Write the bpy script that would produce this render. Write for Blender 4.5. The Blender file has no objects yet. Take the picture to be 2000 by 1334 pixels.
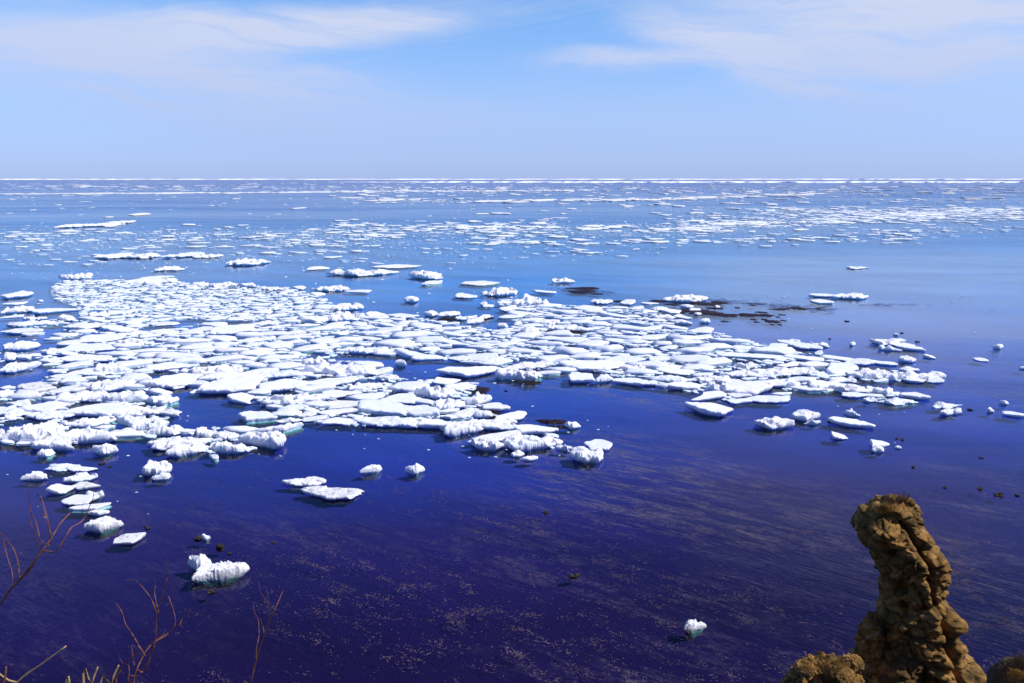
import bpy, math, random
import numpy as np
from mathutils import Vector

random.seed(7); RNG = np.random.RandomState(7)
sc = bpy.context.scene
C = sc.collection
R = math.radians

# ------------------------------------------------------------------ camera
CAMH, F = 25.0, 1556.0
PITCH = math.atan(318.5 / F)
cam_d = bpy.data.cameras.new('camera'); cam = bpy.data.objects.new('camera', cam_d); C.objects.link(cam)
cam.location = (0, 0, CAMH); cam.rotation_euler = (math.pi / 2 - PITCH, 0, 0)
cam_d.sensor_width = 36; cam_d.lens = 36 * F / 2000
cam_d.clip_start = 0.1; cam_d.clip_end = 200000
sc.camera = cam

# ------------------------------------------------------------------ sun, sky, exposure
SUN_AZ, SUN_EL = 99.0, 47.0            # degrees clockwise from the view direction, and above the horizon
sun_dir = Vector((math.sin(R(SUN_AZ)) * math.cos(R(SUN_EL)), math.cos(R(SUN_AZ)) * math.cos(R(SUN_EL)), math.sin(R(SUN_EL))))
sl = bpy.data.lights.new('sun', 'SUN'); sl.energy = 4.6; sl.angle = R(0.53); sl.color = (1.0, 0.955, 0.9)
so = bpy.data.objects.new('sun', sl); C.objects.link(so); so.location = (40, -20, 60)
so.rotation_euler = (-sun_dir).to_track_quat('-Z', 'Y').to_euler()

sc.view_settings.view_transform = 'Standard'; sc.view_settings.look = 'None'
sc.view_settings.exposure = 0.0; sc.view_settings.gamma = 1.0
sc.view_settings.use_curve_mapping = False
sc.cycles.use_denoising = True
sc.cycles.max_bounces = 7; sc.cycles.transparent_max_bounces = 12
sc.cycles.caustics_reflective = False; sc.cycles.caustics_refractive = False
sc.cycles.use_adaptive_sampling = True; sc.cycles.adaptive_threshold = 0.015


class NT:
    """small helper for writing node trees"""
    def __init__(s, tree): s.t = tree; s.n = tree.nodes; s.l = tree.links
    def node(s, typ, **kw):
        n = s.n.new(typ)
        for k, v in kw.items():
            setattr(n, k, v)
        return n
    def put(s, sock, v):
        if hasattr(v, 'is_linked'): s.l.new(v, sock)
        elif v is not None: sock.default_value = v
    def math(s, op, a, b=None, c=None, clamp=False):
        n = s.node('ShaderNodeMath', operation=op); n.use_clamp = clamp
        s.put(n.inputs[0], a); s.put(n.inputs[1], b)
        if c is not None: s.put(n.inputs[2], c)
        return n.outputs[0]
    def mix(s, f, a, b, mode='MIX'):
        n = s.node('ShaderNodeMix', data_type='RGBA', blend_type=mode)
        s.put(n.inputs[0], f); s.put(n.inputs[6], a); s.put(n.inputs[7], b)
        return n.outputs[2]
    def ramp(s, v, stops, interp='LINEAR'):
        n = s.node('ShaderNodeValToRGB'); s.put(n.inputs[0], v); r = n.color_ramp; r.interpolation = interp
        while len(r.elements) > 1: r.elements.remove(r.elements[-1])
        r.elements[0].position = stops[0][0]; r.elements[0].color = stops[0][1]
        for p, c in stops[1:]:
            e = r.elements.new(p); e.color = c
        return n.outputs[0]
    def remap(s, v, a, b, c=0.0, d=1.0, smooth=True):
        n = s.node('ShaderNodeMapRange'); n.interpolation_type = 'SMOOTHSTEP' if smooth else 'LINEAR'
        s.put(n.inputs[0], v)
        for i, x in enumerate((a, b, c, d)): n.inputs[i + 1].default_value = x
        return n.outputs[0]
    def noise(s, vec, scale, detail=4, rough=0.55, dist=0.0):
        n = s.node('ShaderNodeTexNoise'); s.put(n.inputs['Vector'], vec)
        n.inputs['Scale'].default_value = scale; n.inputs['Detail'].default_value = detail
        n.inputs['Roughness'].default_value = rough; n.inputs['Distortion'].default_value = dist
        return n.outputs[0]
    def mapping(s, vec, loc=(0, 0, 0), rot=(0, 0, 0), scale=(1, 1, 1), typ='POINT'):
        n = s.node('ShaderNodeMapping', vector_type=typ); s.put(n.inputs[0], vec)
        n.inputs[1].default_value = loc; n.inputs[2].default_value = rot
        if any(rot):                                   # turn first, then stretch
            n2 = s.node('ShaderNodeMapping', vector_type=typ); s.put(n2.inputs[0], n.outputs[0]); n2.inputs[3].default_value = scale
            return n2.outputs[0]
        n.inputs[3].default_value = scale
        return n.outputs[0]


def g(v): return (v, v, v, 1)


def build_world():
    w = bpy.data.worlds.new('World'); sc.world = w; w.use_nodes = True
    t = NT(w.node_tree); t.n.clear()
    out = t.node('ShaderNodeOutputWorld'); bg = t.node('ShaderNodeBackground')
    sky = t.node('ShaderNodeTexSky', sky_type='NISHITA'); sky.sun_disc = False
    sky.sun_elevation = R(SUN_EL); sky.sun_rotation = R(SUN_AZ)
    sky.altitude = 30; sky.air_density = 1.0; sky.dust_density = 0.3; sky.ozone_density = 2.5
    tc = t.node('ShaderNodeTexCoord').outputs['Generated']
    sep = t.node('ShaderNodeSeparateXYZ'); t.l.new(tc, sep.inputs[0])
    X, Y, Z = sep.outputs
    el = t.math('MULTIPLY', t.math('ARCSINE', Z), 57.2958)
    az = t.math('MULTIPLY', t.math('ARCTAN2', X, Y), 57.2958)
    # even grading of the clear sky by height above the horizon
    elp = t.math('DIVIDE', t.math('MAXIMUM', el, 0.0), 90.0)
    tint = t.ramp(elp, [(0.0, (0.66, 0.88, 1.85, 1)), (0.06, (0.82, 1.08, 1.70, 1)), (0.12, (0.96, 1.27, 1.72, 1)), (0.18, (0.88, 1.27, 1.84, 1)), (0.30, (0.56, 0.92, 1.6, 1)), (0.5, (0.42, 0.66, 1.4, 1)), (1.0, (0.4, 0.5, 1.3, 1))])
    base = t.mix(1.0, sky.outputs[0], tint, 'MULTIPLY')
    # cirrus: long soft veils placed by bearing and height, broken by streaked noise
    cx = t.node('ShaderNodeCombineXYZ'); t.put(cx.inputs[0], az); t.put(cx.inputs[1], el)
    V = cx.outputs[0]
    warp = t.noise(t.mapping(V, scale=(0.09, 0.22, 1)), 1.0, 4, 0.55)
    wx = t.node('ShaderNodeCombineXYZ')
    t.put(wx.inputs[0], t.math('ADD', az, t.math('MULTIPLY', t.math('SUBTRACT', warp, 0.5), 9.0)))
    t.put(wx.inputs[1], t.math('ADD', el, t.math('MULTIPLY', t.math('SUBTRACT', warp, 0.5), 3.2)))
    W = wx.outputs[0]
    total = None
    def blob(a, e, ra, re, rot, amt, soft=0.15):
        nonlocal total
        m = t.mapping(W, loc=(-a, -e, 0))
        m = t.mapping(m, rot=(0, 0, R(-rot)))
        m = t.mapping(m, scale=(1 / ra, 1 / re, 0))
        ln = t.node('ShaderNodeVectorMath', operation='LENGTH'); t.l.new(m, ln.inputs[0])
        v = t.remap(ln.outputs[1], 1.0, soft, 0.0, amt)
        total = v if total is None else t.math('ADD', total, t.math('MULTIPLY', v, t.math('SUBTRACT', 1.0, total)))
    #      az    el   ra   re   rot amount
    blob(-14.0, 9.5, 17, 2.2, 6, 1.0)      # upper left veil with a bright lower right tail
    blob(-24.0, 8.6, 15, 2.4, 3, 0.85)
    blob(-9.5, 10.4, 8, 1.3, -4, 0.55)
    blob(-21.0, 5.6, 24, 4.0, -6, 0.95)       # broad lilac sheet low on the left
    blob(-6.0, 4.2, 17, 2.2, -4, 0.30)
    blob(-17.0, 12.7, 12, 0.9, 4, 0.5)
    blob(-30.0, 11.5, 10, 2.2, 2, 0.40)
    blob(28.0, 9.0, 23, 6.2, -4, 1.0)        # big veil on the right
    blob(16.0, 7.4, 13, 3.0, -20, 0.9)
    blob(25.0, 12.8, 19, 3.4, -2, 1.0)
    blob(8.0, 7.7, 9, 1.2, -3, 0.8)
    blob(14.0, 4.0, 20, 2.2, -4, 0.22)
    blob(30.0, 4.5, 12, 1.8, 0, 0.35)
    blob(22.0, 21.0, 22, 5.0, 8, 0.7)         # the veils go on above and round the rest of the sky
    blob(-40.0, 20.0, 20, 5.0, 4, 0.5)
    blob(70.0, 14.0, 28, 7.0, -3, 0.6)
    blob(-85.0, 12.0, 30, 6.0, 3, 0.6)
    blob(130.0, 18.0, 34, 8.0, 0, 0.55)
    blob(-140.0, 16.0, 34, 8.0, 0, 0.55)
    streak = t.noise(t.mapping(W, rot=(0, 0, R(7)), scale=(0.045, 0.55, 1)), 1.0, 6, 0.6)
    fine = t.noise(t.mapping(W, rot=(0, 0, R(4)), scale=(0.16, 1.6, 1)), 1.0, 6, 0.65)
    s2 = t.math('ADD', t.remap(streak, 0.3, 0.62, 0.62, 1.2), t.math('MULTIPLY', t.math('SUBTRACT', fine, 0.5), 0.75))
    wisp = t.noise(t.mapping(t.mapping(W, rot=(0, 0, R(-9)), scale=(1, 1, 1)), scale=(0.05, 0.75, 1)), 1.0, 7, 0.62, 0.8)
    wisp = t.math('MULTIPLY', t.remap(wisp, 0.50, 0.70, 0.0, 0.20), t.remap(el, 1.0, 7.0, 0.2, 1.0))
    cl = t.math('ADD', t.math('MULTIPLY', total, s2), t.math('MULTIPLY', wisp, t.math('SUBTRACT', 1.0, total)), clamp=True)
    haze = t.remap(el, 11.0, 0.0, 0.0, 0.62)
    cl2 = t.math('MAXIMUM', cl, t.math('ADD', t.math('MULTIPLY', cl, 0.5), haze), clamp=True)
    ccol = t.mix(t.remap(el, 0.0, 12.0), (4.2, 5.55, 9.0, 1), (6.3, 6.95, 9.0, 1))
    col = t.mix(t.math('MULTIPLY', cl2, 0.96), base, ccol)
    t.l.new(col, bg.inputs[0]); bg.inputs[1].default_value = 0.1
    t.l.new(bg.outputs[0], out.inputs[0])


build_world()

# ------------------------------------------------------------------ helpers
cp, sp = math.cos(PITCH), math.sin(PITCH)


def ray(x, y):
    rx, ry = (x - 1000) / F, (667 - y) / F
    d = Vector((rx, cp + sp * ry, -sp + cp * ry))
    return d


def on_z(x, y, z=0.0):
    """the point at height z that the photograph shows at x, y"""
    d = ray(x, y); k = (z - CAMH) / d.z
    return Vector((d.x * k, d.y * k, z))


def at(x, y, depth):
    """the point at forward distance depth (metres along +Y) seen at x, y"""
    d = ray(x, y); k = depth / d.y
    return Vector((d.x * k, depth, CAMH + d.z * k))


def perlin(p, seed=0):
    """vectorised gradient noise, p is (n,3), result about -1..1"""
    p = np.asarray(p, dtype=np.float64)
    i = np.floor(p).astype(np.int64); f = p - i
    u = f * f * f * (f * (f * 6 - 15) + 10)
    def grad(ix, iy, iz, fx, fy, fz):
        h = (ix * 374761393 + iy * 668265263 + iz * 2147483647 + seed * 144269504) & 0xffffffff
        h = ((h ^ (h >> 13)) * 1274126177) & 0xffffffff
        h = (h ^ (h >> 16)) & 0xffff
        a = (h & 255) / 255.0 * 6.2831853; b = ((h >> 8) & 255) / 127.5 - 1
        s = np.sqrt(1 - b * b)
        return np.cos(a) * s * fx + np.sin(a) * s * fy + b * fz
    r = 0
    for dx in (0, 1):
        for dy in (0, 1):
            for dz in (0, 1):
                w = (u[:, 0] if dx else 1 - u[:, 0]) * (u[:, 1] if dy else 1 - u[:, 1]) * (u[:, 2] if dz else 1 - u[:, 2])
                r = r + w * grad(i[:, 0] + dx, i[:, 1] + dy, i[:, 2] + dz, f[:, 0] - dx, f[:, 1] - dy, f[:, 2] - dz)
    return r * 1.6


def fbm(p, seed=0, octv=4, rough=0.5, ridged=False):
    p = np.asarray(p, dtype=np.float64); a, s, tot = 1.0, 0.0, 0.0
    for k in range(octv):
        n = perlin(p * (2.03 ** k) + k * 17.3, seed + k)
        if ridged: n = 1 - 2 * np.abs(n)
        s = s + a * n; tot += a; a *= rough
    return s / tot


def mesh_obj(name, verts, faces, mat, parent=None, smooth=False):
    me = bpy.data.meshes.new(name)
    me.from_pydata([tuple(v) for v in verts] if not isinstance(verts, np.ndarray) else verts.tolist(), [], faces)
    me.update()
    if mat: me.materials.append(mat)
    if smooth: me.polygons.foreach_set('use_smooth', [True] * len(me.polygons))
    o = bpy.data.objects.new(name, me); C.objects.link(o)
    if parent: o.parent = parent
    return o


def big_mesh(name, V, Q, mat, mats=None, midx=None, smooth=False, parent=None):
    """fast mesh from a vertex array and an array of quads or triangles"""
    V = np.asarray(V, dtype=np.float32); Q = np.asarray(Q, dtype=np.int32); k = Q.shape[1]
    me = bpy.data.meshes.new(name)
    me.vertices.add(len(V)); me.vertices.foreach_set('co', V.ravel())
    me.loops.add(Q.size); me.loops.foreach_set('vertex_index', Q.ravel())
    me.polygons.add(len(Q)); me.polygons.foreach_set('loop_start', np.arange(len(Q), dtype=np.int32) * k)
    me.polygons.foreach_set('loop_total', np.full(len(Q), k, dtype=np.int32))
    if smooth: me.polygons.foreach_set('use_smooth', np.ones(len(Q), dtype=bool))
    me.update(calc_edges=True); me.validate()
    if mat: me.materials.append(mat)
    o = bpy.data.objects.new(name, me); C.objects.link(o)
    if parent: o.parent = parent
    return o


def tag(o, label=None, cat=None, group=None, kind=None):
    if label: o['label'] = label
    if cat: o['category'] = cat
    if group: o['group'] = group
    if kind: o['kind'] = kind
    return o


def empty(name, loc):
    o = bpy.data.objects.new(name, None); C.objects.link(o); o.location = loc; o.empty_display_size = 0.2
    return o


def material(name):
    m = bpy.data.materials.new(name); m.use_nodes = True
    t = NT(m.node_tree); t.n.clear()
    return m, t, t.node('ShaderNodeOutputMaterial')


# ------------------------------------------------------------------ materials
def mat_water():
    m, t, out = material('sea_water')
    pos = t.node('ShaderNodeNewGeometry').outputs['Position']
    sep = t.node('ShaderNodeSeparateXYZ'); t.l.new(pos, sep.inputs[0])
    dist = sep.outputs[1]
    # wind ripples: short crests running across the bay, fading where the water lies slick
    rip = t.mapping(pos, rot=(0, 0, R(44)), scale=(0.9, 3.8, 1))
    n1 = t.noise(rip, 1.0, 3, 0.6, 0.4)
    n2 = t.noise(t.mapping(pos, rot=(0, 0, R(-14)), scale=(0.35, 1.2, 1)), 1.0, 3, 0.55)
    n3 = t.noise(t.mapping(pos, rot=(0, 0, R(6)), scale=(0.012, 0.07, 1)), 1.0, 3, 0.5)
    patch = t.remap(t.noise(t.mapping(pos, rot=(0, 0, R(30)), scale=(0.02, 0.035, 1)), 1.0, 3, 0.5), 0.40, 0.62, 0.15, 1.0)
    hgt = t.math('ADD', t.math('MULTIPLY', t.math('MULTIPLY', n1, patch), 0.075), t.math('ADD', t.math('MULTIPLY', n2, 0.018), t.math('MULTIPLY', n3, 0.30)))
    bmp = t.node('ShaderNodeBump'); bmp.inputs['Strength'].default_value = 0.5; bmp.inputs['Distance'].default_value = 1.0
    t.l.new(hgt, bmp.inputs['Height'])
    fr = t.node('ShaderNodeFresnel'); fr.inputs[0].default_value = 1.33; t.l.new(bmp.outputs[0], fr.inputs[1])
    # slicks and wind lanes far out: long bands where the reflection is stronger or weaker
    lane = t.noise(t.mapping(pos, rot=(0, 0, R(-5)), scale=(0.0016, 0.012, 1)), 1.0, 4, 0.6, 0.6)
    lane2 = t.noise(t.mapping(pos, rot=(0, 0, R(8)), scale=(0.006, 0.05, 1)), 1.0, 4, 0.6, 0.8)
    k = t.math('ADD', t.remap(lane, 0.36, 0.64, 0.52, 0.80), t.math('MULTIPLY', t.math('SUBTRACT', lane2, 0.5), t.remap(dist, 70, 220, 0.12, 0.5)))
    # the calm slick round the weed beds to the right mirrors more of the sky
    bear = t.math('DIVIDE', sep.outputs[0], t.math('MAXIMUM', dist, 5.0))
    slick = t.math('MULTIPLY', t.remap(bear, 0.05, 0.32, 0, 1), t.math('MULTIPLY', t.remap(dist, 95, 135, 0, 1), t.remap(dist, 320, 180, 0, 1)))
    k = t.math('ADD', k, t.math('MULTIPLY', slick, 0.50))
    fac = t.math('MULTIPLY', fr.outputs[0], k, clamp=True)
    gl = t.node('ShaderNodeBsdfGlossy'); gl.inputs['Color'].default_value = (0.9, 0.94, 1, 1)
    gl.inputs['Roughness'].default_value = 0.09; t.l.new(bmp.outputs[0], gl.inputs['Normal'])
    tr = t.node('ShaderNodeBsdfTransparent'); tr.inputs[0].default_value = (0.80, 0.93, 0.97, 1)
    mx = t.node('ShaderNodeMixShader'); t.l.new(fac, mx.inputs[0]); t.l.new(tr.outputs[0], mx.inputs[1]); t.l.new(gl.outputs[0], mx.inputs[2])
    t.l.new(mx.outputs[0], out.inputs[0])
    return m


def mat_seabed():
    """sandy and weedy shallows under the cliff, deep blue water body further out"""
    m, t, out = material('seabed')
    pos = t.node('ShaderNodeNewGeometry').outputs['Position']
    sep = t.node('ShaderNodeSeparateXYZ'); t.l.new(pos, sep.inputs[0])
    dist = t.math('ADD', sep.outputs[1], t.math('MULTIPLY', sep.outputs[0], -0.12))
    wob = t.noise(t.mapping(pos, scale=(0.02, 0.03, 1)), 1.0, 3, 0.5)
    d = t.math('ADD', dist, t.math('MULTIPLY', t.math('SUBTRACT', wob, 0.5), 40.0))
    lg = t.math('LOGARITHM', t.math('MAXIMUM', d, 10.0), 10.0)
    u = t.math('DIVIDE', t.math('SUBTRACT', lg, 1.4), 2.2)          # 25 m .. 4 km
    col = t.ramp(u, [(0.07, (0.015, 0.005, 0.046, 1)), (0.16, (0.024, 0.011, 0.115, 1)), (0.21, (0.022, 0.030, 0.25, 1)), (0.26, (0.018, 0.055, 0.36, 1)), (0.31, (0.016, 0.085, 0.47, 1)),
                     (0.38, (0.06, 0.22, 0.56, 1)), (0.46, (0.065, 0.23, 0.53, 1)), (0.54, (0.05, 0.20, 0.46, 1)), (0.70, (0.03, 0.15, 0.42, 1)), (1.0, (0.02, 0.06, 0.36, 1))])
    # weed beds: reddish mottling laid over in long diagonal drifts
    wv = t.mapping(pos, rot=(0, 0, R(33)), scale=(0.28, 1.1, 1))
    w1 = t.noise(t.mapping(pos, rot=(0, 0, R(33)), scale=(0.025, 0.06, 1)), 1.0, 3, 0.5)
    w2 = t.noise(wv, 1.0, 8, 0.78, 0.3)
    mask = t.math('MULTIPLY', t.remap(w1, 0.40, 0.60), t.remap(w2, 0.46, 0.60))
    near = t.math('MULTIPLY', t.remap(dist, 190.0, 90.0), t.remap(dist, 34.0, 62.0, 0.45, 1.0))
    grain = t.remap(t.noise(t.mapping(pos, rot=(0, 0, R(33)), scale=(2.2, 5.0, 1)), 1.0, 4, 0.7), 0.44, 0.58, 0.25, 1.0)
    side = t.remap(sep.outputs[0], -22.0, 2.0, 0.35, 1.0)
    mask = t.math('MULTIPLY', t.math('MULTIPLY', t.math('MULTIPLY', mask, near), t.math('MULTIPLY', grain, side)), 0.85)
    col = t.mix(mask, col, (0.185, 0.115, 0.150, 1))
    dk = t.remap(t.noise(t.mapping(pos, rot=(0, 0, R(33)), scale=(0.03, 0.10, 1)), 1.0, 5, 0.6), 0.3, 0.7, 0.80, 1.18)
    col = t.mix(1.0, col, dk, 'MULTIPLY')
    b = t.node('ShaderNodeBsdfDiffuse'); t.l.new(col, b.inputs[0]); t.l.new(b.outputs[0], out.inputs[0])
    return m


def mat_ice(name='ice_and_snow', tone=(0.86, 0.87, 0.90), bump=0.35, dirty=0.0):
    m, t, out = material(name)
    geo = t.node('ShaderNodeNewGeometry'); pos = geo.outputs['Position']
    sep = t.node('ShaderNodeSeparateXYZ'); t.l.new(pos, sep.inputs[0]); z = sep.outputs[2]
    nz = t.noise(pos, 1.6, 5, 0.6)
    # wet glacial ice shows in a band by the waterline, snow lies above it
    band = t.math('ADD', z, t.math('MULTIPLY', t.math('SUBTRACT', nz, 0.5), 0.35))
    col = t.ramp(t.remap(band, -0.60, 0.20, 0, 1, False), [(0.0, (0.012, 0.075, 0.08, 1)), (0.42, (0.05, 0.26, 0.24, 1)), (0.62, (0.22, 0.52, 0.48, 1)), (0.76, (0.66, 0.82, 0.83, 1)), (0.9, (0.80, 0.86, 0.89, 1)), (1.0, tone + (1,))])
    oi = t.node('ShaderNodeObjectInfo').outputs['Random']
    col = t.mix(1.0, col, t.ramp(oi, [(0.0, (0.90, 0.93, 0.97, 1)), (0.5, (1, 1, 1, 1)), (0.85, (1.0, 0.99, 0.97, 1)), (1.0, (0.93, 0.915, 0.89, 1))]), 'MULTIPLY')
    soil = t.remap(t.noise(t.mapping(pos, scale=(0.5, 0.5, 1.5)), 1.0, 6, 0.7), 0.60, 0.74, 0.0, 0.28)
    col = t.mix(soil, col, (0.50, 0.49, 0.47, 1))
    if dirty:
        n = t.noise(t.mapping(pos, scale=(1, 1, 4)), 2.2, 6, 0.65)
        col = t.mix(t.math('MULTIPLY', t.remap(n, 0.50, 0.64), dirty), col, (0.32, 0.28, 0.24, 1))
    b = t.node('ShaderNodeBsdfPrincipled'); t.l.new(col, b.inputs['Base Color'])
    b.inputs['Roughness'].default_value = 0.62; b.inputs['Specular IOR Level'].default_value = 0.25
    bm = t.node('ShaderNodeBump'); bm.inputs['Strength'].default_value = bump; bm.inputs['Distance'].default_value = 0.12
    t.l.new(t.noise(pos, 5.0, 6, 0.7), bm.inputs['Height']); t.l.new(bm.outputs[0], b.inputs['Normal'])
    t.l.new(b.outputs[0], out.inputs[0])
    return m


def mat_rock(name, cols, scale=1.0, bump=0.5, zs=2.4):
    m, t, out = material(name)
    pos = t.node('ShaderNodeNewGeometry').outputs['Position']
    n = t.noise(t.mapping(pos, scale=(1, 1, zs)), 0.9 * scale, 8, 0.65, 0.6)
    n2 = t.noise(pos, 5.0 * scale, 8, 0.7)
    col = t.ramp(n, [(0.25, cols[0] + (1,)), (0.45, cols[1] + (1,)), (0.58, cols[2] + (1,)), (0.72, cols[3] + (1,))])
    col = t.mix(t.remap(n2, 0.35, 0.7, 0.0, 0.55), col, cols[4] + (1,))
    b = t.node('ShaderNodeBsdfPrincipled'); t.l.new(col, b.inputs['Base Color']); b.inputs['Roughness'].default_value = 0.9
    b.inputs['Specular IOR Level'].default_value = 0.2
    hh = t.math('ADD', t.math('MULTIPLY', n2, 0.6), t.noise(t.mapping(pos, scale=(1, 1, 3)), 14.0 * scale, 6, 0.7))
    bm = t.node('ShaderNodeBump'); bm.inputs['Strength'].default_value = bump; bm.inputs['Distance'].default_value = 0.12 / scale
    t.l.new(hh, bm.inputs['Height']); t.l.new(bm.outputs[0], b.inputs['Normal']); t.l.new(b.outputs[0], out.inputs[0])
    return m


def mat_plain(name, col, rough=0.8, var=0.3, scale=8.0, spec=0.2):
    m, t, out = material(name)
    pos = t.node('ShaderNodeNewGeometry').outputs['Position']
    n = t.noise(pos, scale, 5, 0.6)
    c = t.mix(t.remap(n, 0.3, 0.7), tuple(v * (1 - var) for v in col) + (1,), tuple(min(1, v * (1 + var)) for v in col) + (1,))
    b = t.node('ShaderNodeBsdfPrincipled'); t.l.new(c, b.inputs['Base Color']); b.inputs['Roughness'].default_value = rough
    b.inputs['Specular IOR Level'].default_value = spec
    t.l.new(b.outputs[0], out.inputs[0])
    return m


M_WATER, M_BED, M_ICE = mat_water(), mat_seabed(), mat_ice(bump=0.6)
M_SMOOTH = mat_ice('smooth_snow', (0.85, 0.86, 0.90), 0.10)
M_DIRTY = mat_ice('soiled_ice', (0.80, 0.79, 0.78), 0.35, 0.7)
M_STACK = mat_rock('sandstone', ((0.022, 0.015, 0.008), (0.20, 0.12, 0.032), (0.52, 0.27, 0.065), (0.56, 0.38, 0.19), (0.085, 0.055, 0.025)), 1.0, 0.85)
M_CLIFF = mat_rock('cliff_soil', ((0.03, 0.022, 0.015), (0.08, 0.06, 0.035), (0.13, 0.09, 0.045), (0.2, 0.15, 0.08), (0.05, 0.04, 0.03)), 1.0, 0.5)
M_ROCK = mat_rock('wet_dark_rock', ((0.012, 0.010, 0.010), (0.03, 0.026, 0.02), (0.06, 0.05, 0.03), (0.14, 0.12, 0.07), (0.02, 0.018, 0.018)), 3.0, 0.4, 1.0)
M_KELP = mat_plain('brown_seaweed', (0.018, 0.008, 0.011), 0.6, 0.4, 3.0)
M_KELPRED = mat_plain('submerged_red_seaweed', (0.032, 0.016, 0.032), 0.7, 0.4, 2.0)
M_FROND = mat_plain('pale_seaweed_fronds', (0.11, 0.078, 0.085), 0.8, 0.4, 0.4)
M_TWIG = mat_plain('red_brown_bark', (0.19, 0.075, 0.045), 0.6, 0.45, 30.0)
M_STRAW = mat_plain('dry_straw', (0.42, 0.28, 0.13), 0.75, 0.35, 25.0)
M_GRASS = mat_plain('dry_grass_blades', (0.46, 0.29, 0.09), 0.8, 0.4, 3.0)
M_DRYDARK = mat_plain('withered_stems', (0.11, 0.065, 0.04), 0.8, 0.5, 9.0)


# ------------------------------------------------------------------ the sea
def sheet(name, z, mat):
    S = 160000.0
    return tag(mesh_obj(name, [(-S, -300, z), (S, -300, z), (S, 90000, z), (-S, 90000, z)], [(0, 1, 2, 3)], mat), kind='structure')


sheet('sea_water', 0.0, M_WATER)
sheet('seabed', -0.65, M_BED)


# ------------------------------------------------------------------ ice floes
def disc_grid(n):
    """square grid bent to a disc: even quads, no pole"""
    a = np.linspace(-1, 1, n + 1); X, Y = np.meshgrid(a, a, indexing='xy'); X, Y = X.ravel(), Y.ravel()
    U = X * np.sqrt(1 - Y * Y / 2); V = Y * np.sqrt(1 - X * X / 2)
    Q = []
    for j in range(n):
        for i in range(n):
            k = j * (n + 1) + i; Q.append((k, k + 1, k + n + 2, k + n + 1))
    ring = [i for i in range(n + 1)] + [(j + 1) * (n + 1) - 1 for j in range(1, n + 1)] + \
           [n * (n + 1) + i for i in range(n - 1, -1, -1)] + [j * (n + 1) for j in range(n - 1, 0, -1)]
    return U, V, Q, ring


GRIDS = {n: disc_grid(n) for n in (4, 6, 10, 16, 24, 34, 48)}


_FACES = {}


def face_array(n, nl):
    if (n, nl) not in _FACES:
        U, V, Q, ring = GRIDS[n]; faces = list(Q); base = len(U); prev = list(ring); m = len(ring)
        for _ in range(nl):
            cur = [base + i for i in range(m)]
            faces += [(prev[i], cur[i], cur[(i + 1) % m], prev[(i + 1) % m]) for i in range(m)]
            prev = cur; base += m
        _FACES[(n, nl)] = np.array(faces, dtype=np.int32)
    return _FACES[(n, nl)]


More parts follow.
